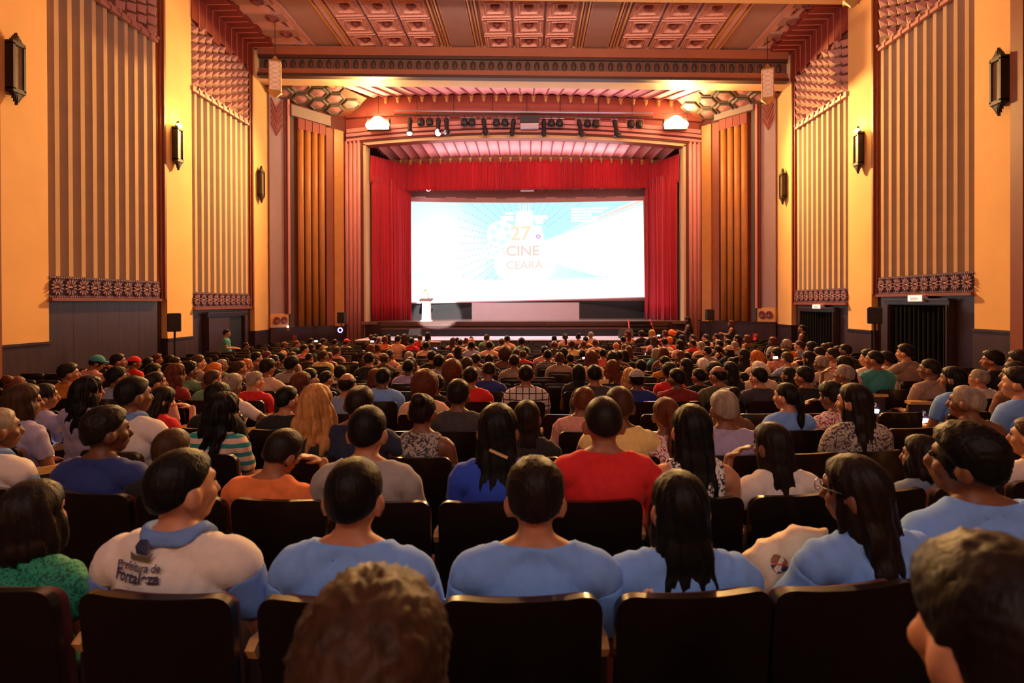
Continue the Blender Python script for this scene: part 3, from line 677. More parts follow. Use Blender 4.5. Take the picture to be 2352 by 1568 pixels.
# emblem: white film-reel machine silhouette
blend(np.clip(1-((xi-1208)/75)**8, 0, 1)*(np.abs((xi-1208)/72)**2+np.abs((yi-610)/48)**2 < 1), (1, 1, 1))
blend(((np.abs(xi-1208) < 46+(yi-560)*.2) & (yi > 520) & (yi < 640)).astype(float), (1, 1, 1))
blend(((np.abs(xi-1207) < 19+(yi-490)*.08) & (yi > 487) & (yi < 530)).astype(float), (1, 1, 1))
for dx in (-9, -3, 4, 10): blend(((np.abs(xi-(1207+dx)) < 1.3) & (yi > 471) & (yi < 488)).astype(float), (1, 1, 1))
for (a, b, c, d_) in ((1163, 1184, 489, 494), (1150, 1182, 498, 503), (1154, 1183, 503, 509), (1232, 1250, 500, 516), (1228, 1260, 496, 505)): blend(((xi > a) & (xi < b) & (yi > c) & (yi < d_)).astype(float), (1, 1, 1))
for (cx, cy, R_, hub) in ((1152, 540, 32, 8), (1133, 577, 20, 5)):
    blend(disc(cx, cy, R_), (1, 1, 1))
    for k in range(6):
        a = k*PI/3+.3; blend(disc(cx+math.cos(a)*R_*.58, cy+math.sin(a)*R_*.58, R_*.21), (.60, .88, 1))
blend(disc(1239, 546, 11), (1, 1, 1))
mb = MB(); mb.v = [scr_pt(float(U[j, i]), float(V[j, i])) for j in range(nv+1) for i in range(nu+1)]
W1 = nu+1; mb.f = [(j*W1+i, j*W1+i+1, (j+1)*W1+i+1, (j+1)*W1+i) for j in range(nv) for i in range(nu)]; mb.m = [0]*len(mb.f)
me = mb.mesh('projected_picture', True); ca = me.color_attributes.new('slide', 'FLOAT_COLOR', 'POINT'); cc = np.ones((len(mb.v), 4), np.float32); cc[:, :3] = img.reshape(-1, 3); ca.data.foreach_set('color', cc.ravel())
mm = bpy.data.materials.new('projected_slide'); mm.use_nodes = True; b = mm.node_tree.nodes['Principled BSDF']; at = mm.node_tree.nodes.new('ShaderNodeVertexColor'); at.layer_name = 'slide'
b.inputs['Base Color'].default_value = (.03, .03, .03, 1); b.inputs['Roughness'].default_value = 1; mm.node_tree.links.new(at.outputs[0], b.inputs['Emission Color']); b.inputs['Emission Strength'].default_value = 1.25
o = link('projected_picture', me, mm, scr); o.matrix_parent_inverse = SI
def slide_text(s, px, py, h, col, est, bold=.0, name='slide_lettering'):
    me = text_mesh(s, 1, bold); co = np.array([v.co[:] for v in me.vertices]); hh = co[:, 1].max()-co[:, 1].min(); k = h/hh
    cy0 = (co[:, 1].max()+co[:, 1].min())/2
    for v in me.vertices:
        X_, Y_ = px+v.co.x*k*1.05, py-(v.co.y-cy0)*k
        v.co = scr_pt((X_-942)/534, (695-Y_)/229, .03)
    m = mat('slide_ink', (.02, .02, .02), 1, emit=col, estr=est); o = link(name, me, m, scr); o.matrix_parent_inverse = SI
slide_text('27', 1198, 538, 34, (1, .90, .66), .95, .02); slide_text('º', 1239, 546, 10, (.72, .5, .95), .9, .02)
slide_text('CINE', 1203, 579, 24, (1, .76, .66), .92, .015); slide_text('CEARÁ', 1207, 610, 23, (1, .82, .72), .92, .01)
for k, wd in enumerate((0, 72, 46, 60, 56)):      # unreadable credit lines, kept as bars and a dotted rule
    y = 482+k*7.2
    cells = [(1315+i*6.6, 1319.5+i*6.6) for i in range(13)] if k == 0 else [(1315, 1315+wd*.35-2), (1315+wd*.35, 1315+wd)]
    for a, b_ in cells:
        mb = MB(); q = [scr_pt((x-942)/534, (695-yy)/229, .02) for x, yy in ((a, y+2.2), (b_, y+2.2), (b_, y-2.2), (a, y-2.2))]; mb.add(q, [(0, 1, 2, 3)])
        mb.build('slide_bar', 'slide_white' if 'slide_white' in M else M.setdefault('slide_white', mat('slide_white', (1, 1, 1), 1, emit=(1, 1, 1), estr=1.25)), scr).matrix_parent_inverse = SI
mb = MB()      # masking border round the picture
for (a, b_, c, d_) in ((-.016, 1.02, -.012, 0.0), (-.016, 1.02, 1.0, 1.045), (-.016, 0, 0, 1), (1, 1.02, 0, 1)):
    n = 24
    for i in range(n):
        u0, u1 = a+(b_-a)*i/n, a+(b_-a)*(i+1)/n
        wob = .008*math.sin(i*1.9) if c == 1.0 else 0
        mb.add([scr_pt(u0, c), scr_pt(u1, c), scr_pt(u1, d_+wob), scr_pt(u0, d_+wob)], [(0, 1, 2, 3)])
mb.build('masking_border', 'screen_frame', scr).matrix_parent_inverse = SI

gp = empty('grey_board', (.17, 26.6, ZS)); tag(gp, 'long plain grey board standing on the stage below the screen', 'board')
mb = MB(); mb.box(-2.62, 2.62, -.03, .03, .0, .84); mb.build('board_face', 'grey_panel', gp)
for x in (-2.2, 0, 2.2): mb = MB(); mb.box(x-.04, x+.04, .03, .45, 0, .06); mb.build('foot', 'black', gp)

# lectern
le = empty('lectern', (-4.42, 25.2, ZS)); tag(le, 'white lectern with a dark sloping reading top in the pool of spotlight on stage', 'lectern')
mb = MB(); mb.prism([(-.19, -.16, 0), (.19, -.16, 0), (.17, -.16, .93), (-.17, -.16, .93)], (0, .34, 0)); mb.build('body', 'white', le)
mb = MB(); mb.prism([(-.27, -.24, .93), (.27, -.24, .93), (.29, -.26, .99), (-.29, -.26, .99)], (0, .46, .07)); mb.build('reading_top', 'stage_wood', le)
mb = MB(); mb.box(-.25, .25, -.2, .24, 0, .04); mb.build('plinth', 'white', le)
mb = MB(); mb.tube([(.08, .1, 1.03), (.08, .04, 1.2), (.06, -.02, 1.27)], .012, 6); mb.build('microphone', 'black', le)

# portable steps with red handrails
sp_ = empty('stage_steps', (5.2, 22.9, -.2)); tag(sp_, 'black portable steps with red side rails leading up to the stage', 'steps')
S0 = Vector((5.2, 22.9, -.2))
for i in range(4):
    z = .26+.16*(i+1); y = 23.15+.26*i
    mb = MB(); mb.box(-.46, .46, y-22.9, y-22.9+.27, z+.2-.04, z+.2); mb.build('tread', 'black', sp_)
for s in (-1, 1):
    mb = MB(); mb.tube([(s*.52+s*.05, .1, .20), (s*.47, 1.22, 1.16)], .035, 6); mb.build('side_rail', 'red', sp_)
    mb = MB(); mb.prism([(s*.47, .2, .1), (s*.47, .2, .55), (s*.47, 1.2, 1.05), (s*.47, 1.2, .1)], (s*.02, 0, 0)); mb.build('stringer', 'black', sp_)

def wedge(x, y, z, w_, lab):
    e = empty('stage_monitor', (x, y, z)); tag(e, lab, 'speaker')
    mb = MB(); mb.prism([(-w_/2, -.2, 0), (-w_/2, .25, 0), (-w_/2, .2, .36), (-w_/2, 0, .38), (-w_/2, -.22, .12)], (w_, 0, 0)); mb.build('cabinet', 'black', e)
    mb = MB(); mb.box(-w_/2+.03, w_/2-.03, .0, .03, .37, .39); mb.build('carry_edge', 'metal', e)
wedge(4.35, 22.6, .26, .55, 'black wedge monitor speaker on the platform beside the stage steps')
wedge(-4.45, 22.8, .26, .5, 'black wedge monitor speaker on the platform below the lectern')

# ------------------------------------------------------------------ lights
def flood(p, lab):
    e = empty('floodlight', p); tag(e, lab, 'lamp', 'floodlights at the proscenium')
    mb = MB(); mb.box(-.50, .50, -.02, .22, -.22, .25); mb.build('housing', 'iron', e)
    for k in range(2):
        mb = MB(); mb.ell((-.26+.52*k, -.08, -.04), (.27, .12, .18), 14, 8); mb.build('lit_bulb', 'bulb', e, True)
    mb = MB(); mb.ell((0, -.06, .13), (.30, .10, .22), 14, 8); mb.build('lit_bulb', 'bulb', e, True)
    mb = MB(); mb.tube([(-.53, .1, .1), (-.53, .1, .5), (.53, .1, .5), (.53, .1, .1)], .02, 6); mb.build('yoke', 'iron', e)
    mb = MB(); mb.tube([(0, .1, .5), (0, .1, 1.6)], .02, 6); mb.build('hanger', 'iron', e)
flood(FLOOD_L, 'blazing floodlight high above the left end of the stage arch'); flood(FLOOD_R, 'blazing floodlight high above the right end of the stage arch')
# lighting bar
bar_y = 24.1
zb0 = lambda px: at_y(px, 256+(px-1100)*.010, bar_y)
e = empty('lighting_bar', (0.3, bar_y, 10.35)); tag(e, 'long pale lighting bar hung below the fan ceiling', 'lighting bar')
a, b_ = zb0(905), zb0(1500)
def rel(p): return tuple(Vector(p)-e.location)
MB().tube([rel(a), rel(b_)], .045, 8).build('bar', 'metal', e)
MB().tube([rel(a+Vector((0, 0, -.16))), rel(b_+Vector((0, 0, -.16)))], .03, 8).build('bar', 'iron', e)
for px in (958, 1042, 1131, 1210, 1287, 1375, 1452):
    q = zb0(px); MB().tube([rel(q+Vector((0, 0, -.18))), rel(q+Vector((0, 0, 1.0)))], .018, 6).build('drop_rod', 'iron', e)
ordn = ['first', 'second', 'third', 'fourth', 'fifth', 'sixth', 'seventh', 'eighth', 'ninth', 'tenth', 'eleventh', 'twelfth', 'thirteenth', 'fourteenth', 'fifteenth', 'sixteenth', 'seventeenth', 'eighteenth', 'nineteenth', 'twentieth']
ordn += ['twenty-'+q for q in ordn[:9]]+['thirtieth']+['thirty-'+q for q in ordn[:9]]+['fortieth']
def spot_fix(px, kind, lit, dx, lab, y=bar_y, ztop=None, scale=1):
    q = zb0(px) if ztop is None else at_y(px, ztop, y); e = empty('stage_light', q+Vector((0, 0, -.16))); tag(e, lab, 'stage light', 'stage lights on the bar'); e.scale = (scale,)*3
    MB().tube([(0, 0, .03), (0, 0, -.12)], .025, 6).build('clamp', 'iron', e)
    if kind == 'long':
        R = Vector((dx, -.14, -.75)).normalized(); q0 = Vector((0, 0, -.16))
        MB().tube([q0, q0+R*.12, q0+R*.13, q0+R*.42, q0+R*.55, q0+R*.72], [.07, .11, .11, .09, .10, .17], 10).build('barrel', 'black', e, True)
        MB().tube([(-.15, 0, -.30), (-.15, 0, -.12), (.15, 0, -.12), (.15, 0, -.30)], .015, 6).build('yoke', 'metal', e)
        f = q0+R*.73; mb = MB(); mb.ell(f, (.12, .12, .10), 10, 6); mb.build('lens', 'bulb_white' if lit else 'iron', e, True)
    else:
        MB().lathe([(.05, -.14), (.13, -.2), (.17, -.36), (.15, -.46), (.05, -.52)], (0, 0, 0), 10).build('barrel', 'black', e, True)
        MB().tube([(-.2, 0, -.34), (-.2, 0, -.12), (.2, 0, -.12), (.2, 0, -.34)], .015, 6).build('yoke', 'metal', e)
li = [(942, 'long', 1, 0), (967, 'par', 0, 0), (987, 'par', 0, 0), (1007, 'long', 1, 0), (1025, 'long', 0, .05), (1067, 'par', 0, 0), (1084, 'par', 0, 0), (1110, 'long', 0, .12), (1140, 'par', 0, 0), (1160, 'par', 0, 0), (1180, 'long', 0, -.08), (1249, 'long', 0, 0), (1266, 'par', 0, 0), (1285, 'par', 0, 0), (1329, 'long', 0, .12), (1349, 'par', 0, 0), (1368, 'par', 0, 0), (1411, 'long', 0, .12), (1449, 'par', 0, 0), (1468, 'par', 0, 0)]
for i, (px, kd, lit, dx) in enumerate(li):
    spot_fix(px, kd, lit, dx, f"{ordn[i]} lamp from left on the lighting bar, {'lit ' if lit else 'dark '}{'long profile spot' if kd == 'long' else 'round can'}")
q = zb0(1216); e = empty('bar_projector', q+Vector((0, 0, -.16))); tag(e, 'flat black projector box with pale underside in the middle of the lighting bar', 'projector')
mb = MB(); mb.box(-.42, .42, -.25, .25, -.42, -.06); mb.build('case', 'black', e); mb = MB(); mb.box(-.40, .40, -.27, .23, -.54, -.42); mb.build('pale_tray', 'grey_panel', e)
MB().tube([(0, 0, -.06), (0, 0, .05)], .03, 6).build('bracket', 'iron', e)
# lamps peeping below the valance
for i, (px, lit) in enumerate(((984, 1), (1033, 0), (1048, 0), (1062, 0), (1099, 0), (1124, 0), (1140, 0), (1171, 0), (1185, 0), (1245, 0), (1264, 0), (1278, 0), (1321, 0), (1342, 0), (1363, 0), (1385, 0), (1477, 0))):
    p = at_y(px, 432, 27.55); e = empty('batten_light', p); tag(e, f"{ordn[i]} small lamp from left peeping below the red valance{', brightly lit' if lit else ''}", 'stage light', 'lamps behind the valance')
    MB().tube([(0, 0, .3), (0, 0, 9.65-p.z)], .02, 5).build('hanger', 'iron', e)
    MB().lathe([(.05, .3), (.10, .2), (.13, 0), (.12, -.06)], (0, 0, 0), 10).build('can', 'black' if i % 3 else 'metal', e, True)
    mb = MB(); mb.ell((0, 0, -.06), (.11, .11, .10 if lit else .04), 10, 6); mb.build('lens', 'bulb_white' if lit else 'iron', e, True)
p = at_y(1211, 433, 27.55); e = empty('batten_tray', p); tag(e, 'pale tray peeping below the middle of the valance', 'tray')
mb = MB(); mb.box(-.34, .34, -.2, .2, -.12, .0); mb.build('tray_box', 'grey_panel', e); mb = MB(); mb.box(-.28, .28, -.15, .15, 0, .3); mb.box(-.03, .03, -.03, .03, .3, 9.65-p.z); mb.build('mount', 'black', e)

# wall sconces
def sconce(s, px, py0, py1, lit, lab):
    pa, pb = at_x(px, py0, s*(XW-.11)), at_x(px, py1, s*(XW-.11)); h = (pa.z-pb.z); c = (pa+pb)/2
    e = empty('wall_sconce', c); tag(e, lab, 'wall lamp', 'lantern sconces on the pilasters')
    wv, dv = .115, .10; hz = h*.36
    mb = MB(); mb.prism([(-s*.04, -wv, -hz), (-s*.04, wv, -hz), (-s*.04, wv, hz), (-s*.04, -wv, hz)], (s*.13, 0, 0)); mb.build('glass_box', 'glass_amber', e)
    fr = MB()
    for (ya, yb, za, zb_) in ((-wv-.025, -wv+.02, -hz, hz), (wv-.02, wv+.025, -hz, hz), (-wv-.025, wv+.025, -hz-.05, -hz+.03), (-wv-.025, wv+.025, hz-.03, hz+.05)):
        x0, x1 = sorted((-s*.07, s*.11)); fr.box(x0, x1, ya, yb, za, zb_)
    fr.build('frame', 'iron', e)
    cr, dr = MB(), MB()
    for k in range(-3, 4):
        y = k*.035; hh = hz+.05+.20*(1-abs(k)/4); cr.prism([(-s*.06, y-.03, hz+.03), (-s*.06, y+.03, hz+.03), (-s*.02, y, hh)], (s*.07, 0, 0))
        hh = -hz-.05-.24*(1-abs(k)/4); dr.prism([(-s*.06, y-.03, -hz-.03), (-s*.06, y+.03, -hz-.03), (-s*.02, y, hh)], (s*.07, 0, 0))
    cr.build('crown', 'iron', e); dr.build('drop_finial', 'iron', e)
    if lit:
        mb = MB(); mb.ell((-s*.02, 0, hz+.10), (.07, .12, .08), 10, 6); mb.build('lit_crown', 'candle', e, True)
        lamp('sconce_light', 'POINT', c+Vector((-s*.22, 0, hz+.25)), 34, (1, .58, .16), shadow_soft_size=.08)
sconce(-1, 38, 83, 229, 0, 'large unlit lantern sconce on the nearest left pilaster'); sconce(1, 2293, 118, 253, 0, 'large unlit lantern sconce on the nearest right pilaster')
sconce(-1, 410, 283, 382, 1, 'lantern sconce with glowing crown on the left wall between fluted panels'); sconce(1, 1970, 296, 389, 1, 'lantern sconce with glowing crown on the right wall between fluted panels')
sconce(-1, 601, 385, 459, 0, 'small distant lantern sconce nearest the stage on the left wall'); sconce(1, 1797, 392, 462, 0, 'small distant lantern sconce nearest the stage on the right wall')
# hanging lanterns
def lantern(px, py0, py1, y, rz, lab, cable=True):
    a, b_ = at_y(px, py0, y), at_y(px, py1, y); h = a.z-b_.z; e = empty('hanging_lantern', (a.x, a.y, b_.z), rz); tag(e, lab, 'hanging lamp', 'lanterns hung from the ceiling')
    r = .20
    mb = MB(); mb.lathe([(r*1.25, .08), (r*1.25, h-.10)], (0, 0, 0), 4); mb.build('glass_body', 'glass_pale', e)
    fr = MB()
    for k in range(4):
        aa = 2*PI*k/4+PI/4; fr.tube([(r*1.27*math.cos(aa), r*1.27*math.sin(aa), .02), (r*1.27*math.cos(aa), r*1.27*math.sin(aa), h-.08)], .018, 4)
    for z in (.06, h-.1): fr.lathe([(r*1.3, z-.03), (r*1.34, z), (r*1.3, z+.03)], (0, 0, 0), 4)
    for k in range(4):
        a0 = 2*PI*k/4+PI/4; a1 = a0+PI/2; p0 = Vector((math.cos(a0), math.sin(a0), 0))*r*1.27; p1 = Vector((math.cos(a1), math.sin(a1), 0))*r*1.27; m = 6
        for j in range(m):
            zz0, zz1 = .1+(h-.22)*j/m, .1+(h-.22)*(j+1)/m
            fr.tube([p0+Vector((0, 0, zz0)), p1+Vector((0, 0, zz1))], .006, 3); fr.tube([p1+Vector((0, 0, zz0)), p0+Vector((0, 0, zz1))], .006, 3)
    fr.build('frame', 'corbel', e)
    mb = MB(); mb.lathe([(r*1.1, h-.08), (r*.5, h+.02), (.03, h+.14)], (0, 0, 0), 8); mb.build('cap', 'corbel', e)
    mb = MB(); mb.lathe([(.04, -.12), (r*.6, -.04), (r*1.2, .06)], (0, 0, 0), 8); mb.build('finial', 'corbel', e)
    top = ZCEIL+TILT(a.x)+.12-b_.z; MB().tube([(0, 0, h+.1), (0, 0, top)], .012, 5).build('cable', 'iron', e)
lantern(632, 138, 216, 18.55, .35, 'pale glass lantern hanging on a cable near the left wall, before the cornice')
lantern(1763, 156, 232, 19.6, -.35, 'pale glass lantern hanging on a cable near the right wall, before the cornice')
lantern(1958, -72, 6, 14.6, -.35, 'gilt bottom tip of a lantern at the top right of the hall')

# ------------------------------------------------------------------ loudspeakers, signs, small fittings
def tripod_speaker(px, py0, py1, y, lab, wd=.34, yaw=0, led=False):
    a, b_ = at_y(px, py0, y), at_y(px, py1, y); h = a.z-b_.z; g = floor_z(y); e = empty('loudspeaker', (a.x, a.y, g), yaw); tag(e, lab, 'speaker'); z0 = b_.z-g
    mb = MB(); mb.prism([(-wd/2, -.16, z0), (wd/2, -.16, z0), (wd/2*.85, .2, z0), (-wd/2*.85, .2, z0)], (0, 0, h)); o = mb.build('cabinet', 'black', e); bv = o.modifiers.new('b', 'BEVEL'); bv.width = .02
    mb = MB(); mb.box(-wd/2+.03, wd/2-.03, .2, .215, z0+.04, z0+h-.04); mb.build('grille', 'iron', e)
    mb = MB(); mb.box(-wd*.2, wd*.2, -.185, -.16, z0+h*.35, z0+h*.6); mb.build('connector_plate', 'iron', e)
    MB().tube([(0, 0, .25), (0, 0, z0)], .025, 8).build('pole', 'black', e)
    for k in range(3):
        aa = 2*PI*k/3+.5; MB().tube([(0, 0, .75), (.5*math.cos(aa), .5*math.sin(aa), .0)], .016, 6).build('leg', 'black', e)
    if led:
        mb = MB(); n = 16
        for k in range(n):
            t0, t1 = 2*PI*k/n, 2*PI*(k+1)/n
            mb.tube([(.09*math.cos(t0), -.2, z0-.28+.09*math.sin(t0)), (.09*math.cos(t1), -.2, z0-.28+.09*math.sin(t1))], .025, 5)
        mb.build('led_ring', 'led', e)
tripod_speaker(401, 719, 761, 13.2, 'black loudspeaker on a stand in front of the left wall pilaster', .30, .52)
tripod_speaker(2009, 705, 743, 14.0, 'black loudspeaker on a stand beside the wide curtained doorway', .32, -.55)
tripod_speaker(785, 717, 742, 22.6, 'small black loudspeaker by the left gold columns above a round blue light', .30, 0, True)
tripod_speaker(1630, 710, 735, 22.4, 'small black loudspeaker by the right gold columns', .30)
def exit_sign(px, py, wpx, hpx, lab):
    c = at_x(px, py, XW-.10); k = (c-CAM).length/FPX; wd = .52; e = empty('exit_sign', c); tag(e, lab, 'sign', 'lit exit signs over the right doorways')
    h = hpx*k*.92
    mb = MB(); mb.box(-.07, .07, -wd/2, wd/2, -h/2, h/2); mb.build('box', 'white', e); mb = MB(); mb.box(-.085, -.07, -wd/2+.02, wd/2-.02, -h/2+.02, h/2-.02); mb.build('lit_face', 'sign', e)
    me = text_mesh('SAÍDA', h*.55, .004); me.materials.append(M['sign_ink']); o = link('lettering', me, None, e); o.rotation_euler = (PI/2, 0, -PI/2); o.location = (-.09, 0, -.01)
exit_sign(2108, 685, 27, 14, 'lit exit sign above the wide curtained doorway'); exit_sign(1880, 704, 17, 10, 'lit exit sign above the narrower far doorway')
for s, px, py in ((-1, 637, 770), (1, 1768, 763)):
    A = Vector((s*(XW-.13), 21.9 if s < 0 else 21.6, 0)); p = at_x(px, py, A.x)
    e = empty('wall_marker', p); tag(e, f"narrow pink and yellow striped marker on the {'left' if s < 0 else 'right'} wainscot near the stage", 'sign')
    mb = MB(); mb.box(-.02, .02, -.09, .09, .08, .27); mb.build('pink_top', 'pinkp', e)
    for k in range(2): mb = MB(); mb.box(-.02, .02, -.09+.10*k, -.01+.10*k, -.30, .08); mb.build('yellow_stripe', 'yellow', e)
for px, py, lab, g in ((1735, 772, 'small red sign above a red extinguisher beside the right gold columns', 1), (677, 776, 'small red sign low on the wall beside the left gold columns', 0)):
    e = empty('safety_sign', at_y(px, py, 21.9)); tag(e, lab, 'sign'); mb = MB(); mb.box(-.09, .09, -.02, .02, -.12, .13); mb.build('plate', 'red' if g else 'arch_red', e); mb = MB(); mb.box(-.05, .05, -.03, -.02, .03, .08); mb.build('pictogram', 'white' if g else 'pinkp', e)
p = at_y(1735, 800, 21.8); e = empty('fire_extinguisher', (p.x, p.y, p.z)); tag(e, 'red fire extinguisher under the red sign by the right wall', 'extinguisher')
MB().lathe([(.06, 0), (.08, .03), (.08, .36), (.04, .43), (.02, .47)], (0, 0, 0), 10).build('cylinder', 'red', e, True); MB().tube([(0, 0, .46), (.06, -.03, .5), (.1, -.05, .3)], .012, 5).build('hose', 'black', e)
e = empty('pilot_light', at_y(661, 750, 22.0)); tag(e, 'tiny white pilot lamp on the left wainscot edge', 'lamp'); mb = MB(); mb.ell((0, 0, 0), (.05, .04, .05), 8, 6); mb.build('lens', 'aisle', e); mb = MB(); mb.box(-.04, .04, -.02, .06, -.16, -.04); mb.build('bracket', 'corbel', e)

# row-end panels with lit row letters
def end_panel(px, py, y, letter, lab, big=1):
    p = at_y(px, py, y); g = floor_z(y); e = empty('row_end_panel', (p.x, p.y, g)); tag(e, lab, 'seat end', 'lit seat ends along the aisles'); z = p.z-g
    mb = MB(); mb.box(-.17, .17, .0, .05, 0, z+.20); o = mb.build('panel', 'wood', e); bv = o.modifiers.new('b', 'BEVEL'); bv.width = .015
    mb = MB(); mb.box(-.18, .18, -.03, .08, z+.20, z+.235); mb.build('arm_cap', 'armwood', e)
    mb = MB(); mb.prism([(-.045, -.03, z-.025), (.04, -.03, z-.03), (.055, -.03, z+.02), (-.04, -.03, z+.025)], (0, .03, 0)); mb.build('row_light', 'aisle', e)
    if letter:
        me = text_mesh(letter, .075, .004); me.materials.append(M['white']); o = link('row_letter', me, None, e); o.rotation_euler = (PI/2, 0, 0); o.location = (0, -.004, z+.085)
end_panel(120, 1040, 4.9, 'O', 'dark seat end with lit letter O beside the left aisle')
end_panel(2008, 943, 7.9, 'O', 'dark seat end with lit letter O beside the right aisle')
end_panel(2122, 965, 6.9, 'P', 'dark seat end with lit letter P beside the right aisle')
for px, py, y, lab in ((1000, 800, 18.3, 'far seat end with tiny blue row light, left of centre'), (1485, 813, 17.8, 'far seat end with tiny blue row light, right of centre'), (1538, 826, 15.4, 'seat end with tiny blue row light just ahead of a red-haired person')): end_panel(px, py, y, '', lab)
# ------------------------------------------------------------------ people: one continuous skinned figure per pose, cloth shells and hair as its parts
def V3(*a): return np.array(a, float)
HEADC = V3(0, .012, 1.165)
def rotm(yaw, pitch, roll=0):
    m = Matrix.Rotation(yaw, 3, 'Z') @ Matrix.Rotation(-pitch, 3, 'X') @ Matrix.Rotation(roll, 3, 'Y'); return np.array(m)
def figure(sw=.185, hy=0, hp=0, hr=0, arms=None, stand=False, female=False, lean=0, fing=False):
    # returns primitives (kind, a, b, ra, rb, tag)
    P = []; cap = lambda a, b, ra, rb, t: P.append(('c', V3(*a), V3(*b), ra, rb, t)); ell = lambda c, r, t, R=None: P.append(('e', V3(*c), V3(*r), R, None, t))
    dz = .42 if stand else 0
    up = lambda p: (p[0], p[1], p[2]+dz)
    ell(up((0, .02, .53)), (.165, .125, .12), 'torso'); ell(up((0, .005, .68)), (.145 if female else .155, .108, .17), 'torso'); ell(up((0, -.005, .82)), (sw*.93, .115, .16), 'torso')
    cap(up((-sw+.025, -.012, .908)), up((sw-.025, -.012, .908)), .066, .066, 'torso')
    for s in (-1, 1): cap(up((s*(sw-.05), -.02, .92)), up((s*.02, -.018, .995)), .055, .048, 'torso')
    cap(up((0, -.018, .93)), up((0, .006, 1.075)), .060, .054, 'neck')
    H = rotm(hy, hp, hr); piv = V3(0, 0, 1.06)
    hd = lambda p: tuple(H @ (V3(*p)-piv)+piv+V3(0, 0, dz-.026))
    he = lambda c, r: ell(hd(c), r, 'head', H)
    he((0, .012, 1.165), (.082, .098, .100)); he((0, .048, 1.10), (.058, .062, .075)); he((0, .080, 1.060), (.030, .030, .026)); P.append(('c', V3(*hd((-.02, .112, 1.086))), V3(*hd((.02, .112, 1.086))), .010, .010, 'head'))
    P.append(('c', V3(*hd((0, .104, 1.170))), V3(*hd((0, .130, 1.118))), .013, .019, 'head'))
    he((0, .098, 1.185), (.055, .018, .014)); he((0, .102, 1.085), (.026, .012, .008)); he((0, .100, 1.072), (.022, .012, .008))
    for s in (-1, 1):
        ell(hd((s*.086, -.002, 1.135)), (.018, .027, .039), 'head', H); he((s*.045, .075, 1.125), (.028, .030, .026))
    for s, i in ((-1, 0), (1, 1)):
        sh = up((s*(sw+.012), -.012, .895)); el, wr, hdv = (arms or {}).get(s) or ((s*(sw+.055), .05, .635), (s*.13, .27, .625), (s*-.25, .95, -.1))
        el, wr = up(el), up(wr); cap(sh, el, .050, .041, 'uarm%d' % i); cap(el, wr, .041, .027, 'farm%d' % i)
        h = V3(*hdv); h /= np.linalg.norm(h); side = np.cross(h, V3(0, 0, 1)); 
        if np.linalg.norm(side) < .2: side = np.cross(h, V3(0, 1, 0))
        side /= np.linalg.norm(side); nn = np.cross(side, h); w0 = V3(*wr)
        R = np.stack([side, h, nn], 1); ell(tuple(w0+h*.055), (.040, .055, .018), 'hand', R)
        for k, (o, L) in enumerate(((-.029, .058), (-.010, .07), (.010, .066), (.028, .052))):
            b0 = w0+h*.09+side*o; b1 = b0+h*L*.55-nn*.006+side*o*.25; b2 = b1+h*L*.45-nn*.022
            P.append(('c', b0, b1, .0095, .009, 'hand')); P.append(('c', b1, b2, .009, .0075, 'hand'))
        t0 = w0+h*.035-s*side*.03; t1 = t0+h*.035-s*side*.030-nn*.008; P.append(('c', t0, t1, .012, .011, 'hand')); P.append(('c', t1, t1+h*.03-nn*.01, .011, .009, 'hand'))
    for s in (-1, 1):
        if stand:
            cap((s*.085, .01, .93), (s*.09, .015, .52), .085, .058, 'thigh'); cap((s*.09, .015, .52), (s*.095, -.01, .09), .056, .038, 'shin'); ell((s*.10, .05, .045), (.042, .12, .045), 'foot')
        else:
            cap((s*.085, .03, .515), (s*.115, .43, .515), .085, .060, 'thigh'); cap((s*.115, .43, .50), (s*.115, .40, .10), .056, .040, 'shin'); ell((s*.12, .46, .045), (.042, .12, .045), 'foot')
    if lean:
        c, s_ = math.cos(lean), math.sin(lean); B = V3(0, 0, .5+dz)
        Rl = np.array([[c, 0, s_], [0, 1, 0], [-s_, 0, c]])
        Q = []
        for q in P:
            if q[5] in ('thigh', 'shin', 'foot'): Q.append(q); continue
            if q[0] == 'c': Q.append(('c', Rl@(q[1]-B)+B, Rl@(q[2]-B)+B, q[3], q[4], q[5]))
            else: Q.append(('e', Rl@(q[1]-B)+B, q[2], Rl@(q[3] if q[3] is not None else np.eye(3)), None, q[5]))
        P = Q; H = Rl @ H; hc = Rl@(V3(*hd(HEADC))-B)+B
    else: hc = V3(*hd(HEADC))
    return P, H, hc
def remesh(mb, voxel, smooth=4, ratio=1, name='tmp'):
    o = link(name, mb.mesh(name), None)
    r = o.modifiers.new('r', 'REMESH'); r.mode = 'VOXEL'; r.voxel_size = voxel; r.use_smooth_shade = True
    if smooth: q = o.modifiers.new('s', 'SMOOTH'); q.factor = .5; q.iterations = smooth
    if ratio < 1: q = o.modifiers.new('d', 'DECIMATE'); q.ratio = ratio
    bpy.context.view_layer.update()
    me = bpy.data.meshes.new_from_object(o.evaluated_get(bpy.context.evaluated_depsgraph_get())); bpy.data.objects.remove(o); return me
def prim_mesh(P):
    mb = MB()
    for q in P:
        if q[0] == 'e': mb.ell(q[1], q[2], 16, 10, Matrix(q[3].tolist()) if q[3] is not None else None)
        else:
            a, b, ra, rb = Vector(q[1]), Vector(q[2]), q[3], q[4]; d = (b-a).normalized(); pts, rs = [], []
            for t in (80, 60, 40, 20, 0): pts.append(a-d*ra*math.sin(math.radians(t))); rs.append(ra*math.cos(math.radians(t)))
            for t in (0, 20, 40, 60, 80): pts.append(b+d*rb*math.sin(math.radians(t))); rs.append(rb*math.cos(math.radians(t)))
            mb.tube(pts, rs, 12)
    return mb
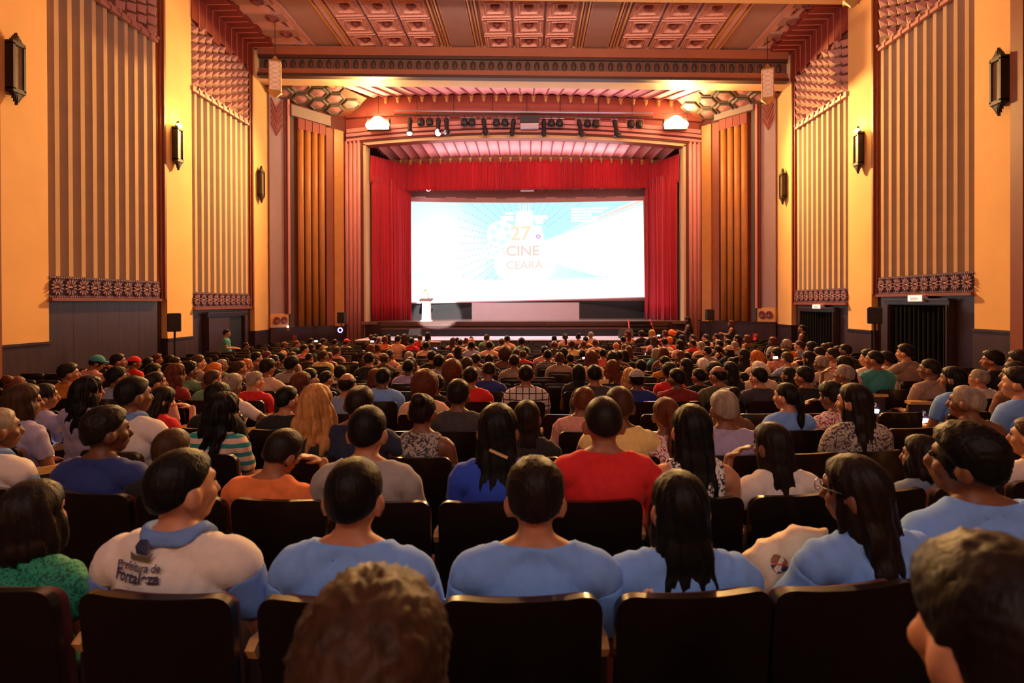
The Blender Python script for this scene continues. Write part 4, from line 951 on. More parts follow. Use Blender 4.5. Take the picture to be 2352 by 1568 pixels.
def mesh_np(me):
    n = len(me.vertices); co = np.empty(n*3, np.float32); me.vertices.foreach_get('co', co); co = co.reshape(-1, 3).astype(float)
    no = np.empty(n*3, np.float32); me.vertices.foreach_get('normal', no); return co, no.reshape(-1, 3).astype(float), [tuple(p.vertices) for p in me.polygons]
def classify(co, P):
    best = np.full(len(co), 9.0); tg = np.zeros(len(co), int); tt = np.zeros(len(co)); names = []
    for q in P:
        if q[5] not in names: names.append(q[5])
        if q[0] == 'c':
            ab = q[2]-q[1]; t = np.clip(((co-q[1])@ab)/(ab@ab), 0, 1); d = np.linalg.norm(co-q[1]-t[:, None]*ab, axis=1)-(q[3]+(q[4]-q[3])*t)
        else:
            p = (co-q[1]) if q[3] is None else (co-q[1])@q[3]; t = np.zeros(len(co)); d = (np.linalg.norm(p/q[2], axis=1)-1)*min(q[2])
        m = d < best; best[m] = d[m]; tg[m] = names.index(q[5]); tt[m] = t[m]
    return np.array(names)[tg], tt
def shell(co, no, faces, vmask, off, name, seed=0, fold=.004):
    # cloth: the masked patch of skin pushed out along its normals, its rim smoothed and turned in
    fs = [f for f in faces if all(vmask[i] for i in f)]
    if not fs: return None
    used = sorted({i for f in fs for i in f}); mp = {v: k for k, v in enumerate(used)}; c = co[used]; nrm = no[used]
    e = {}
    for f in fs:
        for i in range(len(f)):
            a, b = mp[f[i]], mp[f[(i+1) % len(f)]]; e[(a, b)] = 1
    rim = [(a, b) for (a, b) in e if (b, a) not in e]; nxt = {}
    for a, b in rim: nxt.setdefault(a, []).append(b); nxt.setdefault(b, []).append(a)
    base = c.copy()
    for _ in range(6):
        nb = base.copy()
        for a, l in nxt.items(): nb[a] = base[a]*.4+.6*base[l].mean(0)
        base = nb
    x, y, z = base.T
    w = fold*(np.sin(21*x+13*z+seed)*np.sin(17*z-9*x+2*seed)+.7*np.sin(38*z+15*np.sin(9*x+seed)+6*y))
    out = base+nrm*(off+w)[:, None]
    n = len(used); vs = list(out)+list(base-nrm*.004); F = [tuple(mp[i] for i in f) for f in fs]+[(b, a, n+a, n+b) for a, b in rim]
    me = bpy.data.meshes.new(name); me.from_pydata([tuple(v) for v in vs], [], F); me.polygons.foreach_set('use_smooth', [True]*len(F)); return me
FIG = {}
def make_figure(key, voxel=.0128, sleeve=.62, seed=0, split=False, tank=False, collar=False, longs=False, ratio=1, **kw):
    P, H, hc = figure(**kw); me = remesh(prim_mesh(P), voxel, 2, ratio, 'person'); me.name = 'person'; me.materials.append(M['skin'])
    co, no, faces = mesh_np(me); tg, tt = classify(co, P); D = dict(body=me, H=H, hc=hc)
    tor = tg == 'torso'; ua = np.char.startswith(tg, 'uarm'); fa = np.char.startswith(tg, 'farm'); dz = .42 if kw.get('stand') else 0
    leg = (tg == 'thigh') | (tg == 'shin')
    upper = (tor & (co[:, 2] > .50+dz)) | (tg == 'neck')
    upper &= ~((np.hypot(co[:, 0], co[:, 1]) < .12) & (co[:, 2] > 1.006+dz-.55*np.maximum(co[:, 1]+.03, 0)))
    if tank: slv = np.zeros(len(co), bool); upper &= (np.abs(co[:, 0]) < kw.get('sw', .185)*.80) | (co[:, 2] < .80+dz)
    elif longs: slv = ua | (fa & (tt < .93))
    else: slv = ua & (tt < sleeve)
    sh = []
    if split:
        sh.append(('shirt', shell(co, no, faces, upper | (ua & (tt < .13)), .013, 'shirt', seed)))
        for i in (0, 1):
            m = ((tg == 'uarm%d' % i) & (tt > .05) & (tt < sleeve)) | ((tg == 'farm%d' % i) & (tt < .93) if longs else False)
            sh.append(('sleeve', shell(co, no, faces, m, .015, 'sleeve', seed)))
    else: sh.append(('shirt', shell(co, no, faces, upper | slv, .013, 'shirt', seed)))
    if collar:
        m = ((tg == 'neck') | tor) & (co[:, 2] > .972+dz-.5*np.maximum(co[:, 1], 0)) & (co[:, 2] < 1.022+dz-.3*np.maximum(co[:, 1], 0)) & (np.hypot(co[:, 0], co[:, 1]) < .105)
        sh.append(('collar', shell(co, no, faces, m, .019, 'collar', seed, .001)))
    sh.append(('trousers', shell(co, no, faces, leg | (tor & (co[:, 2] < .56+dz)), .010, 'trousers', seed, .002)))
    sh.append(('shoe', shell(co, no, faces, (tg == 'foot') | ((tg == 'shin') & (co[:, 2] < .09)), .010, 'shoe', seed, 0)))
    D['shells'] = [(n, m) for n, m in sh if m is not None]; FIG[key] = D; return D

# ------------------------------------------------------------------ hair, modelled about the centre of the skull
SK = np.array([.086, .103, .105])
def star(fn, sub=4, noise=0.0, nf=14, seed=0):
    bm = bmesh.new(); bmesh.ops.create_icosphere(bm, subdivisions=sub, radius=1); d = np.array([v.co[:] for v in bm.verts]); d /= np.linalg.norm(d, axis=1)[:, None]
    r = fn(d); x, y, z = d.T
    if noise: r = r*(1+noise*(np.sin(nf*x+3*seed+4*np.sin(nf*.6*z))*np.sin(nf*y+seed)*np.sin(nf*z+2)+.6*np.sin(2.3*nf*x+nf*z)*np.sin(2.1*nf*y-nf*z)))
    for v, p in zip(bm.verts, d*SK*r[:, None]): v.co = p
    bm.verts.ensure_lookup_table(); mb = MB(); mb.add([v.co.copy() for v in bm.verts], [tuple(v.index for v in f.verts) for f in bm.faces]); bm.free(); return mb
def smst(x, a, b): t = np.clip((x-a)/(b-a), 0, 1); return t*t*(3-2*t)
def gmask(d, sh=0.0, lowback=0.0): return smst(d[:, 2]-.86*d[:, 1]+.05+sh-lowback*np.maximum(-d[:, 2], 0), -.16, .14)
def hair_fn(top, side, sh=0.0, lowback=.15):
    def f(d):
        m = gmask(d, sh, lowback); th = side+(top-side)*smst(d[:, 2], -.1, .7); return .88*(1-m)+(1+th)*m
    return f
HAIR = {}
def hair_add(nm, me): me.name = 'hair'; me.materials.append(M['hair']); HAIR[nm] = me
hair_add('short', star(hair_fn(.13, .055), 5, .016, 38).mesh('hair', True))
hair_add('short2', star(hair_fn(.22, .08, .02), 5, .03, 27, 2).mesh('hair', True))
hair_add('buzz', star(hair_fn(.05, .035), 4, .006, 30).mesh('hair', True))
hair_add('curly', star(hair_fn(.30, .18, .03), 5, .05, 31, 3).mesh('hair', True))
hair_add('afro', star(hair_fn(.78, .66, .20, -.25), 5, .045, 33, 4).mesh('hair', True))
def bald_fn(d):
    m = gmask(d, .0, .15)*(1-smst(d[:, 2], .30, .52)); return .9*(1-m)+1.06*m
hair_add('bald', star(bald_fn, 4, .02, 24).mesh('hair', True))
def thin_fn(d):
    m = gmask(d, -.02, .15)*(1-.92*np.exp(-((d[:, 0]/.33)**2+((d[:, 1]+.30)/.33)**2))*(d[:, 2] > 0)); return .93*(1-m)+1.07*m
hair_add('thin', star(thin_fn, 4, .015, 24).mesh('hair', True))
def strands(me, amp, f, seed=0):
    co, no, fs = mesh_np(me); x, y, z = co.T; a = np.arctan2(x, -y)
    w = amp*(np.sin(f*a+3*np.sin(9*z+seed))+.6*np.sin(2.3*f*a+seed+4*np.sin(6*z))); k = smst(-z, -.09, .03)
    co = co+no*(w*(.35+.65*k))[:, None]; me.vertices.foreach_set('co', co.astype(np.float32).ravel()); me.update()
def locks(nm, ells, base=(.15, .10), amp=.005, f=15, seed=0, noise=.01, vox=.011):
    mb = star(hair_fn(*base, sh=.03, lowback=-.1), 4, noise, 18, seed)
    for c, r in ells: mb.ell(c, r, 18, 12)
    me = remesh(mb, vox, 3, 1, 'hair'); strands(me, amp, f, seed); hair_add(nm, me)
locks('long', [((0, -.035, -.05), (.088, .075, .11)), ((0, -.065, -.16), (.100, .050, .12)), ((0, -.085, -.28), (.112, .042, .13)), ((0, -.095, -.39), (.098, .032, .11)), ((.07, -.01, -.11), (.030, .055, .13)), ((-.07, -.01, -.11), (.030, .055, .13))])
locks('sleek', [((0, -.035, -.05), (.086, .072, .11)), ((0, -.062, -.17), (.086, .042, .13)), ((0, -.08, -.30), (.078, .032, .13)), ((.068, .0, -.09), (.024, .05, .11)), ((-.068, .0, -.09), (.024, .05, .11))], (.10, .07), .003, 12, 2)
locks('wavy', [((0, -.04, -.05), (.105, .085, .11)), ((0, -.06, -.15), (.128, .070, .11)), ((.02, -.075, -.26), (.125, .060, .11)), ((-.01, -.08, -.34), (.095, .045, .08)), ((.08, 0, -.12), (.045, .06, .12)), ((-.08, 0, -.12), (.045, .06, .12))], (.22, .18), .011, 9, 5, .03)
locks('bob', [((0, -.03, -.03), (.102, .085, .10)), ((0, -.035, -.10), (.110, .080, .075)), ((.08, .005, -.07), (.032, .06, .09)), ((-.08, .005, -.07), (.032, .06, .09))], (.22, .17), .005, 14, 7, .02)
locks('pony', [((0, -.105, .015), (.034, .04, .034)), ((0, -.125, -.07), (.036, .034, .08)), ((.005, -.125, -.18), (.034, .028, .10)), ((0, -.115, -.28), (.022, .02, .08))], (.07, .05), .003, 14, 1, .006)
locks('bun', [((0, -.085, .085), (.052, .05, .048))], (.07, .05), .004, 16, 3, .01)
HAIRN = dict(short='short', short2='tousled', buzz='cropped', curly='curly', afro='bushy curly', bald='balding', thin='thinning', long='long', sleek='long straight', wavy='long wavy', bob='bobbed', pony='ponytailed', bun='pinned-up')
def cap_fn(d):
    m = smst(d[:, 2]-.12*d[:, 1], .10, .2); return .86*(1-m)+1.15*m
cp = star(cap_fn, 4); n0 = 9
rim = [(-.075+.15*i/(n0-1), .085+.075*math.sin(PI*i/(n0-1))**.6, .030+.012*math.sin(PI*i/(n0-1))) for i in range(n0)]
cp.prism([(.075, .07, .03), (-.075, .07, .03)]+rim, (0, 0, .008)); capme = cp.mesh('cap', True); capme.materials.append(M['cloth'])
def wrap_fn(d):
    m = gmask(d, .06, .3); return .88*(1-m)+(1.30+.10*np.sin(6*d[:, 0]+9*d[:, 2]))*m
wr = star(wrap_fn, 4); wr.ell((.02, -.12, .03), (.055, .05, .05)); wrapme = wr.mesh('head_wrap', True); wrapme.materials.append(M['cloth'])

# ------------------------------------------------------------------ seats
def seat_parts():
    w, K = .234, 22; d = {}
    def panel(y_in, y_out, z0, z1, hw, bow, rad, name):
        mb = MB(); R = 8; cols = K+1; vs = []
        for side in (0, 1):
            for j in range(R+1):
                v = j/R
                for i in range(cols):
                    u = math.sin(PI/2*(-1+2*i/K)); x = u*hw*(1-.03*(1-v)); z = z0+(z1-z0)*v
                    # rounded upper corners
                    ex = max(0, abs(x)-(hw-rad)); lim = z1-rad+math.sqrt(max(0, rad*rad-ex*ex)); z = z0+(lim-z0)*v
                    y = (y_out if side else y_in)-bow*(1-(x/hw)**2)+.10*(v-.5)*-1*.55
                    vs.append((x, y, z))
        N = (R+1)*cols; mb.add(vs, [(j*cols+i, j*cols+i+1, (j+1)*cols+i+1, (j+1)*cols+i) for j in range(R) for i in range(K)])
        o = len(mb.v)-2*N; mb.f += [(N+j*cols+i, N+(j+1)*cols+i, N+(j+1)*cols+i+1, N+j*cols+i+1) for j in range(R) for i in range(K)]
        edge = [i for i in range(cols)]+[j*cols+K for j in range(1, R+1)]+[R*cols+i for i in range(K-1, -1, -1)]+[j*cols for j in range(R-1, 0, -1)]
        mb.f += [(edge[i], N+edge[i], N+edge[(i+1) % len(edge)], edge[(i+1) % len(edge)]) for i in range(len(edge))]; mb.m = [0]*len(mb.f)
        me = mb.mesh(name, True); bm = bmesh.new(); bm.from_mesh(me); bmesh.ops.recalc_face_normals(bm, faces=bm.faces)
        for e in bm.edges:
            if len(e.link_faces) == 2 and e.calc_face_angle(0) > .7: e.smooth = False
        bm.to_mesh(me); bm.free(); return me
    d['back_shell'] = (panel(.028, .0, .28, .93, w, .035, .055, 'back_shell'), 'shell')
    d['back_cushion'] = (panel(.075, .026, .40, .905, w-.02, .03, .05, 'back_cushion'), 'velvet')
    mb = MB(); pr = [(.07, .43), (.10, .445), (.45, .455), (.50, .43), (.50, .38), (.45, .355), (.08, .34)]
    mb.prism([(-w+.015, y, z) for y, z in pr], (2*w-.03, 0, 0)); d['seat'] = (mb.mesh('seat'), 'velvet')
    mb = MB(); mb.prism([(.236, .03, .735), (.236, .06, .755), (.236, .38, .705), (.236, .42, .68), (.236, .37, .66), (.236, .05, .70)], (.030, 0, 0)); d['armrest'] = (mb.mesh('armrest'), 'armwood')
    mb = MB(); mb.prism([(.238, .0, .02), (.238, .30, .02), (.238, .22, .10), (.238, .20, .60), (.238, .30, .66), (.238, .06, .70), (.238, .06, .12)], (.026, 0, 0)); d['stand'] = (mb.mesh('stand'), 'seatmetal')
    for k, (me, m) in d.items(): me.materials.append(M[m])
    return d
SEAT = seat_parts()
def joined_seat():
    mb = MB(); ms = []
    for i, (k, (me, m)) in enumerate(SEAT.items()):
        mb.mi = i; mb.add([v.co.copy() for v in me.vertices], [tuple(p.vertices) for p in me.polygons]); ms.append(M[m])
    return mb, ms
# ------------------------------------------------------------------ the audience
def row_y(k, x):
    u = max(-9.5, min(9.5, x-.4)); b = {-1: .03, 0: .05, 1: .045, 2: .03, 3: .018}.get(k, .009)
    a = {0: .07, 1: .06, 2: .045}.get(k, .02)
    return row_d(k)+a*u+b*u*u*(1 if abs(u) < 4 or k > 3 else .6)
def row_slope(k, x): return (row_y(k, x+.05)-row_y(k, x-.05))/.1
HC = dict(K=((12, 10, 10), 'black'), D=((26, 17, 14), 'dark brown'), B=((62, 38, 25), 'brown'), R=((92, 44, 26), 'auburn'), G=((142, 128, 116), 'grey'), W=((220, 206, 194), 'white'), Y=((178, 126, 72), 'blonde'), O=((196, 106, 44), 'ginger'))
SC = dict(lb=((118, 166, 242), 'light blue tee'), wb=((222, 212, 208), 'white and blue polo'), gr=((40, 150, 116), 'green lace top'), nb=((34, 52, 122), 'navy polo'), rb=((36, 70, 190), 'royal blue top'), orr=((238, 126, 66), 'orange tee'), gy=((158, 150, 148), 'grey tee'),
          rd=((216, 34, 36), 'red tee'), wf=((226, 216, 210), 'white flowered top'), wh=((224, 210, 202), 'white top'), bk=((30, 28, 30), 'black top'), dg=((66, 60, 64), 'dark grey tee'), tl=((58, 142, 142), 'teal tee'), pk=((216, 152, 140), 'pink shirt'), pe=((236, 186, 150), 'pale peach shirt'),
          yl=((234, 206, 130), 'yellow top'), lv=((166, 158, 194), 'lilac top'), mu=((196, 120, 36), 'mustard shirt'), ol=((92, 84, 58), 'olive shirt'), ma=((132, 28, 30), 'dark red tee'), br=((116, 72, 50), 'brown top'), bg=((210, 180, 152), 'beige shirt'), gn=((112, 152, 112), 'green shirt'), co=((224, 104, 82), 'coral top'), tp=((156, 130, 114), 'taupe shirt'), de=((112, 126, 152), 'denim shirt'),
          sg=((150, 142, 134), 'grey striped shirt'), ck=((224, 208, 200), 'white checked shirt'), gp=((170, 160, 150), 'grey patterned top'), mp=((226, 190, 170), 'bright patterned top'), wr=((226, 214, 206), 'white and red blouse'), db=((30, 38, 66), 'dark blue long-sleeved polo'), bl=((140, 156, 186), 'blue-grey shirt'))
PAT = dict(sg='cloth_stripe', ck='cloth_check', gp='cloth_grey', mp='cloth_multi', wr='cloth_floral', wf='cloth_grey', gr='cloth_lace')
SKINS = [(176, 118, 88), (150, 94, 68), (122, 76, 54), (190, 132, 102), (104, 64, 48)]
make_figure('m', sw=.195); make_figure('ml', sw=.195, hy=.42, seed=2); make_figure('mr', sw=.195, hy=-.42, seed=3); make_figure('md', sw=.19, hy=.12, hp=.30, lean=.06, seed=4)
make_figure('f', sw=.168, female=True, seed=5, sleeve=.4); make_figure('fl', sw=.168, female=True, hy=.42, seed=6); make_figure('fr', sw=.168, female=True, hy=-.42, hr=.1, seed=7, lean=.05)
make_figure('t', sw=.165, female=True, tank=True, hy=-.1, seed=8)
# arms: keys -1 left, 1 right -> elbow, wrist, hand direction
make_figure('hr', sw=.185, hy=-.35, hp=.28, lean=.10, seed=9, arms={1: ((.33, .10, .70), (.16, .26, 1.02), (-.75, -.45, .35))}, voxel=.0095)
make_figure('hl', sw=.170, female=True, hy=.3, hp=.1, lean=-.05, seed=10, arms={-1: ((-.30, .12, .70), (-.15, .26, 1.0), (.5, -.5, .6))}, voxel=.0095)
make_figure('ar', sw=.20, hy=-.2, lean=.05, seed=11, arms={1: ((.44, .0, .80), (.66, .04, .76), (.95, .1, -.2))})
make_figure('arl', sw=.215, hy=-.15, lean=.04, seed=12, longs=True, arms={1: ((.46, -.02, .80), (.70, -.03, .72), (.95, .1, -.25))})
make_figure('al', sw=.20, hy=.3, seed=13, arms={-1: ((-.44, .02, .80), (-.67, .05, .80), (-.95, .1, -.05))})
make_figure('ph', sw=.185, hy=.15, seed=14, arms={-1: ((-.27, .16, .72), (-.12, .34, .92), (.35, .2, .9)), 1: ((.27, .16, .72), (.10, .34, .92), (-.35, .2, .9))}, voxel=.0095)
make_figure('polo', sw=.205, hy=-.38, lean=-.02, seed=15, split=True, collar=True); make_figure('polo2', sw=.19, hy=-.3, seed=16, split=True, collar=True)
make_figure('tee', sw=.198, seed=17, split=True); make_figure('tee2', sw=.205, seed=18, hp=.12, split=True, sleeve=.75); make_figure('teel', sw=.205, hy=.55, hp=-.1, lean=-.08, seed=19, split=True)
make_figure('fls', sw=.175, female=True, hy=.62, hp=.05, seed=20, lean=-.06, split=True, arms={-1: ((-.30, .10, .62), (-.20, .32, .60), (.2, .95, -.1))})
make_figure('fblue', sw=.20, female=True, seed=21, split=True)
PEOPLE = """
850 1332 -1 curly B bk m - C
2310 1268 -1 short2 D bk m - C
70 1112 0 bob D gr f - -
412 1036 0 short K wb polo - P
812 1056 0 short K lb tee - -
1229 1061 0 short2 D lb tee2 - W
1562 1086 0 long K lb fblue - F
1968 1048 0 long D lb fls - G
2222 976 0 short2 K lb teel - -
-12 936 1 thin G wb polo2 - -
240 937 1 short2 D nb mr - -
393 986 1 short B bk m - -
648 988 1 short D orr hr - -
843 934 1 short K gy m - -
1143 929 1 long K rb f - H
1386 909 1 buzz D rd m - -
1590 931 1 long K wf t - -
1775 970 1 sleek D wh hl - -
2120 1003 1 bob D de fl - -
2372 960 1 short B wh ml - -
52 884 2 bob B lv fr - -
512 904 2 wavy K mp fr - -
304 865 2 short K wb polo2 - -
725 886 2 wavy Y bk f - -
826 884 2 thin D db arl - -
970 904 2 bun D gp t - -
1210 919 2 sleek D bk f - -
1423 889 2 short B yl tee - Y
1530 911 2 pony R wr f - -
1664 897 2 short G lv m - -
1964 882 2 long D gp fl - -
2223 884 2 thin G br ml - -
100 879 3 pony D lv fr - -
202 866 3 wavy K lv fr - -
371 888 3 long D rd hr - -
499 878 3 curly K bk m - -
658 887 3 short K bk mr - -
1052 874 3 short2 D dg m - -
1341 889 3 short R pk fr - -
1668 890 3 bun D br fl - -
1808 878 3 pony K lb fl - -
1912 878 3 short2 D wr hl - -
2342 845 3 short2 D lb fl - -
35 863 4 bun R lv f - -
354 852 4 thin D pk mr - -
533 860 4 short2 G wh ar - -
585 853 4 short G rd mr - -
691 854 4 long R bk fr - -
797 858 4 bald D bl m - -
975 851 4 afro R pe m - -
2190 842 4 long K lb fl - -
2250 847 4 thin G wh ml - -
2335 830 4 short D br ml - -
156 835 5 short2 D mu mr - -
268 842 5 curly K bl mr - -
403 836 5 wavy R ma fr - -
488 850 5 short B gn mr - -
710 846 5 short K lb mr - -
880 845 5 short K lb m - -
1002 861 5 curly K bk md - -
1081 842 5 short D rd m - N
1208 838 5 short D ck m - -
1365 836 5 buzz K dg m - -
1462 846 5 short K nb m gy Q
1555 846 5 short K ma ml - -
1650 841 5 bald D ol ml - -
1743 843 5 short K dg ml - -
1848 843 5 short2 D bk ml - -
1941 836 5 thin G wh ml - -
2137 823 5 buzz D tp ml - -
2280 803 5 curly D bk ml - -
2343 804 5 curly D bk ml - -
350 836 6 short2 K bk mr - -
388 834 6 long K bk fr - -
434 829 6 curly K gn mr - -
492 834 6 bob O br fr - -
550 829 6 short B br mr - -
614 824 6 short2 D bg ar - -
749 852 6 short D bk mr - -
781 839 6 curly K wb m - -
861 848 6 bob R br f - -
1038 826 6 afro R bk f - -
1123 832 6 short D nb md - -
1329 836 6 sleek K bk f - -
1447 846 6 wavy Y rd f - -
1538 832 6 curly D rd f - -
1605 846 6 short K bk ml - -
1678 831 6 long D bk fl - -
1708 855 6 short K pk ml - -
1743 828 6 thin W bg ml - -
1813 843 6 long D bk fl - -
1940 817 6 long D pk hl - -
2010 804 6 buzz D tl ml - -
222 814 7 short D pk hr tl Q
270 812 7 short K bk mr - -
308 817 7 short D rd mr rd Q
340 821 7 curly K bk mr - -
402 820 7 short D bk mr - -
454 815 7 short B tp mr - -
509 825 7 short G gn mr - -
567 824 7 short O wh mr - -
670 817 7 curly K gy ar - -
938 826 7 short K lv m - -
1072 821 7 short2 B bk m - -
1407 827 7 wavy R yl f - -
1576 823 7 long D bk fl - -
1616 823 7 curly W bk m - -
1641 832 7 afro D bk ml - -
1887 817 7 short G bg ml - -
1995 803 7 short2 D wh ml - -
2035 806 7 curly D wh ml - -
2080 791 7 short2 D tp al - -
361 812 8 curly R br mr - -
390 815 8 short K bk mr - -
589 808 8 short K br mr - -
628 815 8 short K bk mr - -
645 810 8 curly D sg mr - -
848 809 8 short D bk m - -
943 821 8 bob B br f - -
1008 814 8 curly K gy m - -
1092 812 8 short D gy hr - -
1123 814 8 short2 D bk m - -
1181 814 8 short D tp m - -
1358 805 8 bob R pe f - -
1472 826 8 curly K bk m - -
1527 819 8 short2 D mu ml - -
1682 820 8 bun D br fl - -
1738 806 8 wavy O bg fl - -
1808 808 8 short B bl ph - -
1833 821 8 short D bk ml - -
1858 806 8 long D bk hl - -
1913 799 8 short D pk ml - -
1942 790 8 short D bk ml - -
613 806 9 short R br mr - -
883 811 9 bald B ol ar - -
939 807 9 short G bg m - -
992 805 9 short D bk m - -
1034 811 9 bald R co m - -
1160 795 9 afro B br f - -
1285 808 9 buzz B tp m - -
1310 812 9 short K bk m - -
1407 807 9 bob D bk f - -
1421 806 9 short K br m - -
1435 803 9 long D bk f - -
1562 805 9 short R bk ml - -
1577 809 9 short K bk ml - -
1709 801 9 long D bk fl - -
1784 798 9 short D pk ph - -
1802 802 9 bob D pk fl - -
1882 798 9 short2 D br ml - -
1925 794 9 short D bk ml - -
650 806 10 bob O orr f - -
670 808 10 short B bg mr - -
743 805 10 short B yl mr - -
895 803 10 short B pk mr - -
1201 804 10 short B rd m - -
1258 803 10 short K sg m - -
1295 798 10 long D bk f - -
1338 802 10 short K bk m bk Q
1384 801 10 short D co m - -
1523 798 10 bob R br fl - -
1896 789 10 short2 B br ml - -
1906 786 10 short D bk ml - -
710 811 11 short K gy m - -
756 808 11 bald B pk m - -
893 799 11 long B yl fr - -
1187 801 11 bob B pk f - -
1251 794 11 short K pk m - -
1444 794 11 long R br f - -
1506 800 11 bob G tl fl - -
1624 795 11 short D gy ml - -
1649 794 11 long D br fl - -
1675 792 11 long K bk ph bg Q
1807 779 11 short G orr ml - -
1836 782 11 short B bl ml - -
1864 785 11 bob D bl fl - -
699 791 12 short D pk mr - -
774 796 12 short B pk m - -
852 790 12 long R br f - -
1052 794 12 long D bk f - -
1207 797 12 short D br m - -
1434 790 12 short R br m - -
715 790 13 long D bk f - -
733 789 13 short K bk mr - -
868 791 13 bun B wr f - -
979 784 13 short D pe m - -
1083 783 13 short K lv m - -
1124 783 13 short D pe m - -
1273 782 13 bald R dg m - -
1313 781 13 short B yl m - -
1415 786 13 bald O pe m - -
1561 780 13 long D pk fl - -
1610 784 13 short G pe ml - -
1623 781 13 short D pk ml - -
1653 781 13 short D bk ml - -
1672 779 13 long D pe fl - -
1687 784 13 short G gy ml - -
1340 782 14 short R pk m - -
1367 779 14 short B pe m - -
1526 776 14 short K wh m - -
1591 780 14 short D rd ml - -
1775 774 14 bob R gy fl - -
565 786 15 short D pk mr - -
653 784 15 short D bk mr br Q
681 782 15 short R tl mr - -
884 771 15 short R orr m - -
914 770 15 short D pe m - -
945 775 15 short K rd m - -
1057 779 15 short D pe m - -
1083 777 15 bob O wh f - -
1152 777 15 short B pe m - -
1198 775 15 curly D gn m - -
1501 772 15 long B pk f - -
1538 773 15 short O co f - -
1694 769 15 long D pe fl - -
1716 769 15 bob R br fl - -
714 776 16 short K bk ph - -
742 776 16 short K yl mr bk Q
769 779 16 short K dg m - -
796 777 16 short D gy m rd Q
859 773 16 short D wh ph - -
869 775 16 long R br f - -
1040 775 16 long B pk f - -
1071 776 16 bun R gy f - -
1165 770 16 short K pe m - -
1431 772 16 short K bk m - -
1566 768 16 long D bk f - -
1591 768 16 short B pe ml - -
1621 767 16 short B pe ml - -
1645 766 16 short D bk ml - -
1671 766 16 short D bg ph - -
892 768 17 long D bk f - -
929 767 17 bob B bk f - -
936 771 17 short D co m - -
1050 775 17 short D pe m - -
1083 773 17 bun R co f - -
1118 768 17 short2 B gn m - -
1345 772 17 short K pe m - -
853 768 18 short R br m - -
862 767 18 short D bk m - -
965 769 18 short B rd m - -
983 762 18 sleek D wf f - -
1273 770 18 long K bk f - -
1298 765 18 pony D pe f - -
1328 766 18 bun D pk f - B
1357 761 18 thin G pe m - -
1442 758 18 long R pk fl - -
1473 758 18 curly D bk f - -
1497 757 18 long Y bk f - -
1527 758 18 short R rd ph - -
1543 758 18 short D bk f - T
1554 760 18 long D bk f - -
"""
persons = []; ROWS = {}
def place(px, py, k):
    y = row_d(k)+.2
    for _ in range(4): x = at_y(px, py, y).x; y = row_y(k, x)+.2
    return at_y(px, py, y)
for ln in PEOPLE.strip().splitlines():
    px, py, k, hair, hc, shc, fig, xc, ex = ln.split(); px, py, k = float(px), float(py), int(k)
    if k >= 3:      # nobody shares a seat: step to a neighbouring row where two would collide
        for kk in (k, k+1, k-1, k+2, k-2):
            p = place(px, py, kk)
            if 2 <= kk <= 18 and all(abs(p.x-o_['x']) > .40 for o_ in ROWS.get(kk, [])): k = kk; break
    p = place(px, py, k); y = p.y; persons.append(dict(px=px, k=k, hair=hair, hc=hc, sc=shc, fig=fig, xc=xc, ex=ex, x=p.x, z=p.z, y=y)); ROWS.setdefault(k, []).append(persons[-1])
combos = {}
for q in persons: combos[(q['hair'], q['hc'], q['sc'], q['xc'])] = combos.get((q['hair'], q['hc'], q['sc'], q['xc']), 0)+1
ORD = ['nearest', 'second', 'third', 'fourth', 'fifth', 'sixth', 'seventh', 'eighth', 'ninth', 'tenth', 'eleventh', 'twelfth', 'thirteenth', 'fourteenth', 'fifteenth', 'sixteenth', 'seventeenth', 'eighteenth', 'nineteenth', 'twentieth']
def col4(c): return (*srgb(*c), 1)
def dress(root_name, q, loc, rz, s, label, group, trousers=(46, 44, 56), skin=None):
    D = FIG[q['fig']]; r = link('person', D['body'], None); r.location = loc; r.rotation_euler = (0, 0, rz); r.scale = (s, s, s)
    rr = random.Random(hash((round(loc[0], 2), round(loc[1], 2))) & 0xffff)
    sk = skin or SKINS[rr.choice([0, 1, 1, 2, 2, 3, 4])]; r.color = col4(sk); tag(r, label, 'person', group)
    scol = SC[q['sc']][0]; pm = PAT.get(q['sc'])
    for nm, me in D['shells']:
        o = bpy.data.objects.new(nm, me); COL.objects.link(o); o.parent = r
        if len(me.materials) == 0: me.materials.append(M['cloth'])
        c = scol
        if nm == 'trousers': c = trousers
        if nm == 'shoe': c = (40, 34, 32)
        if nm in ('sleeve', 'collar') and q['sc'] == 'wb': c = (104, 140, 206); o['label'] = 'blue '+nm
        if nm == 'sleeve' and q['ex'] == 'Y': c = (110, 66, 84); o['label'] = 'plum sleeve'
        o.color = col4(c)
        if pm and nm == 'shirt': o.material_slots[0].link = 'OBJECT'; o.material_slots[0].material = M[pm]
        elif nm == 'shirt': o.material_slots[0].link = 'OBJECT'; o.material_slots[0].material = M['cloth']
    H = Matrix(D['H'].tolist()).to_4x4(); Hm = Matrix.Translation(Vector(D['hc'])) @ H
    h = link('hair', HAIR[q['hair']], None, r); h.matrix_local = Hm; h.color = col4(HC[q['hc']][0])
    if q['xc'] != '-':
        back = q['ex'] == 'Q' and q['px'] in (1462, 308)
        c = link('cap', capme, None, r); c.matrix_local = Hm @ Matrix.Rotation(PI if back else 0, 4, 'Z'); c.color = col4(SC[q['xc']][0]); c['label'] = SC[q['xc']][1].split()[0]+' cap'
    if q['ex'] == 'T': c = link('head_wrap', wrapme, None, r); c.matrix_local = Hm; c.color = col4((240, 110, 50)); c['label'] = 'orange head wrap'
    if q['k'] <= 2:
        for sx in (-1, 1):
            mb = MB(); mb.ell((sx*.031, .088, 0.0), (.013, .011, .010), 8, 6); e = mb.build('eye', 'eye', r, True); e.matrix_local = Hm
    return r, Hm
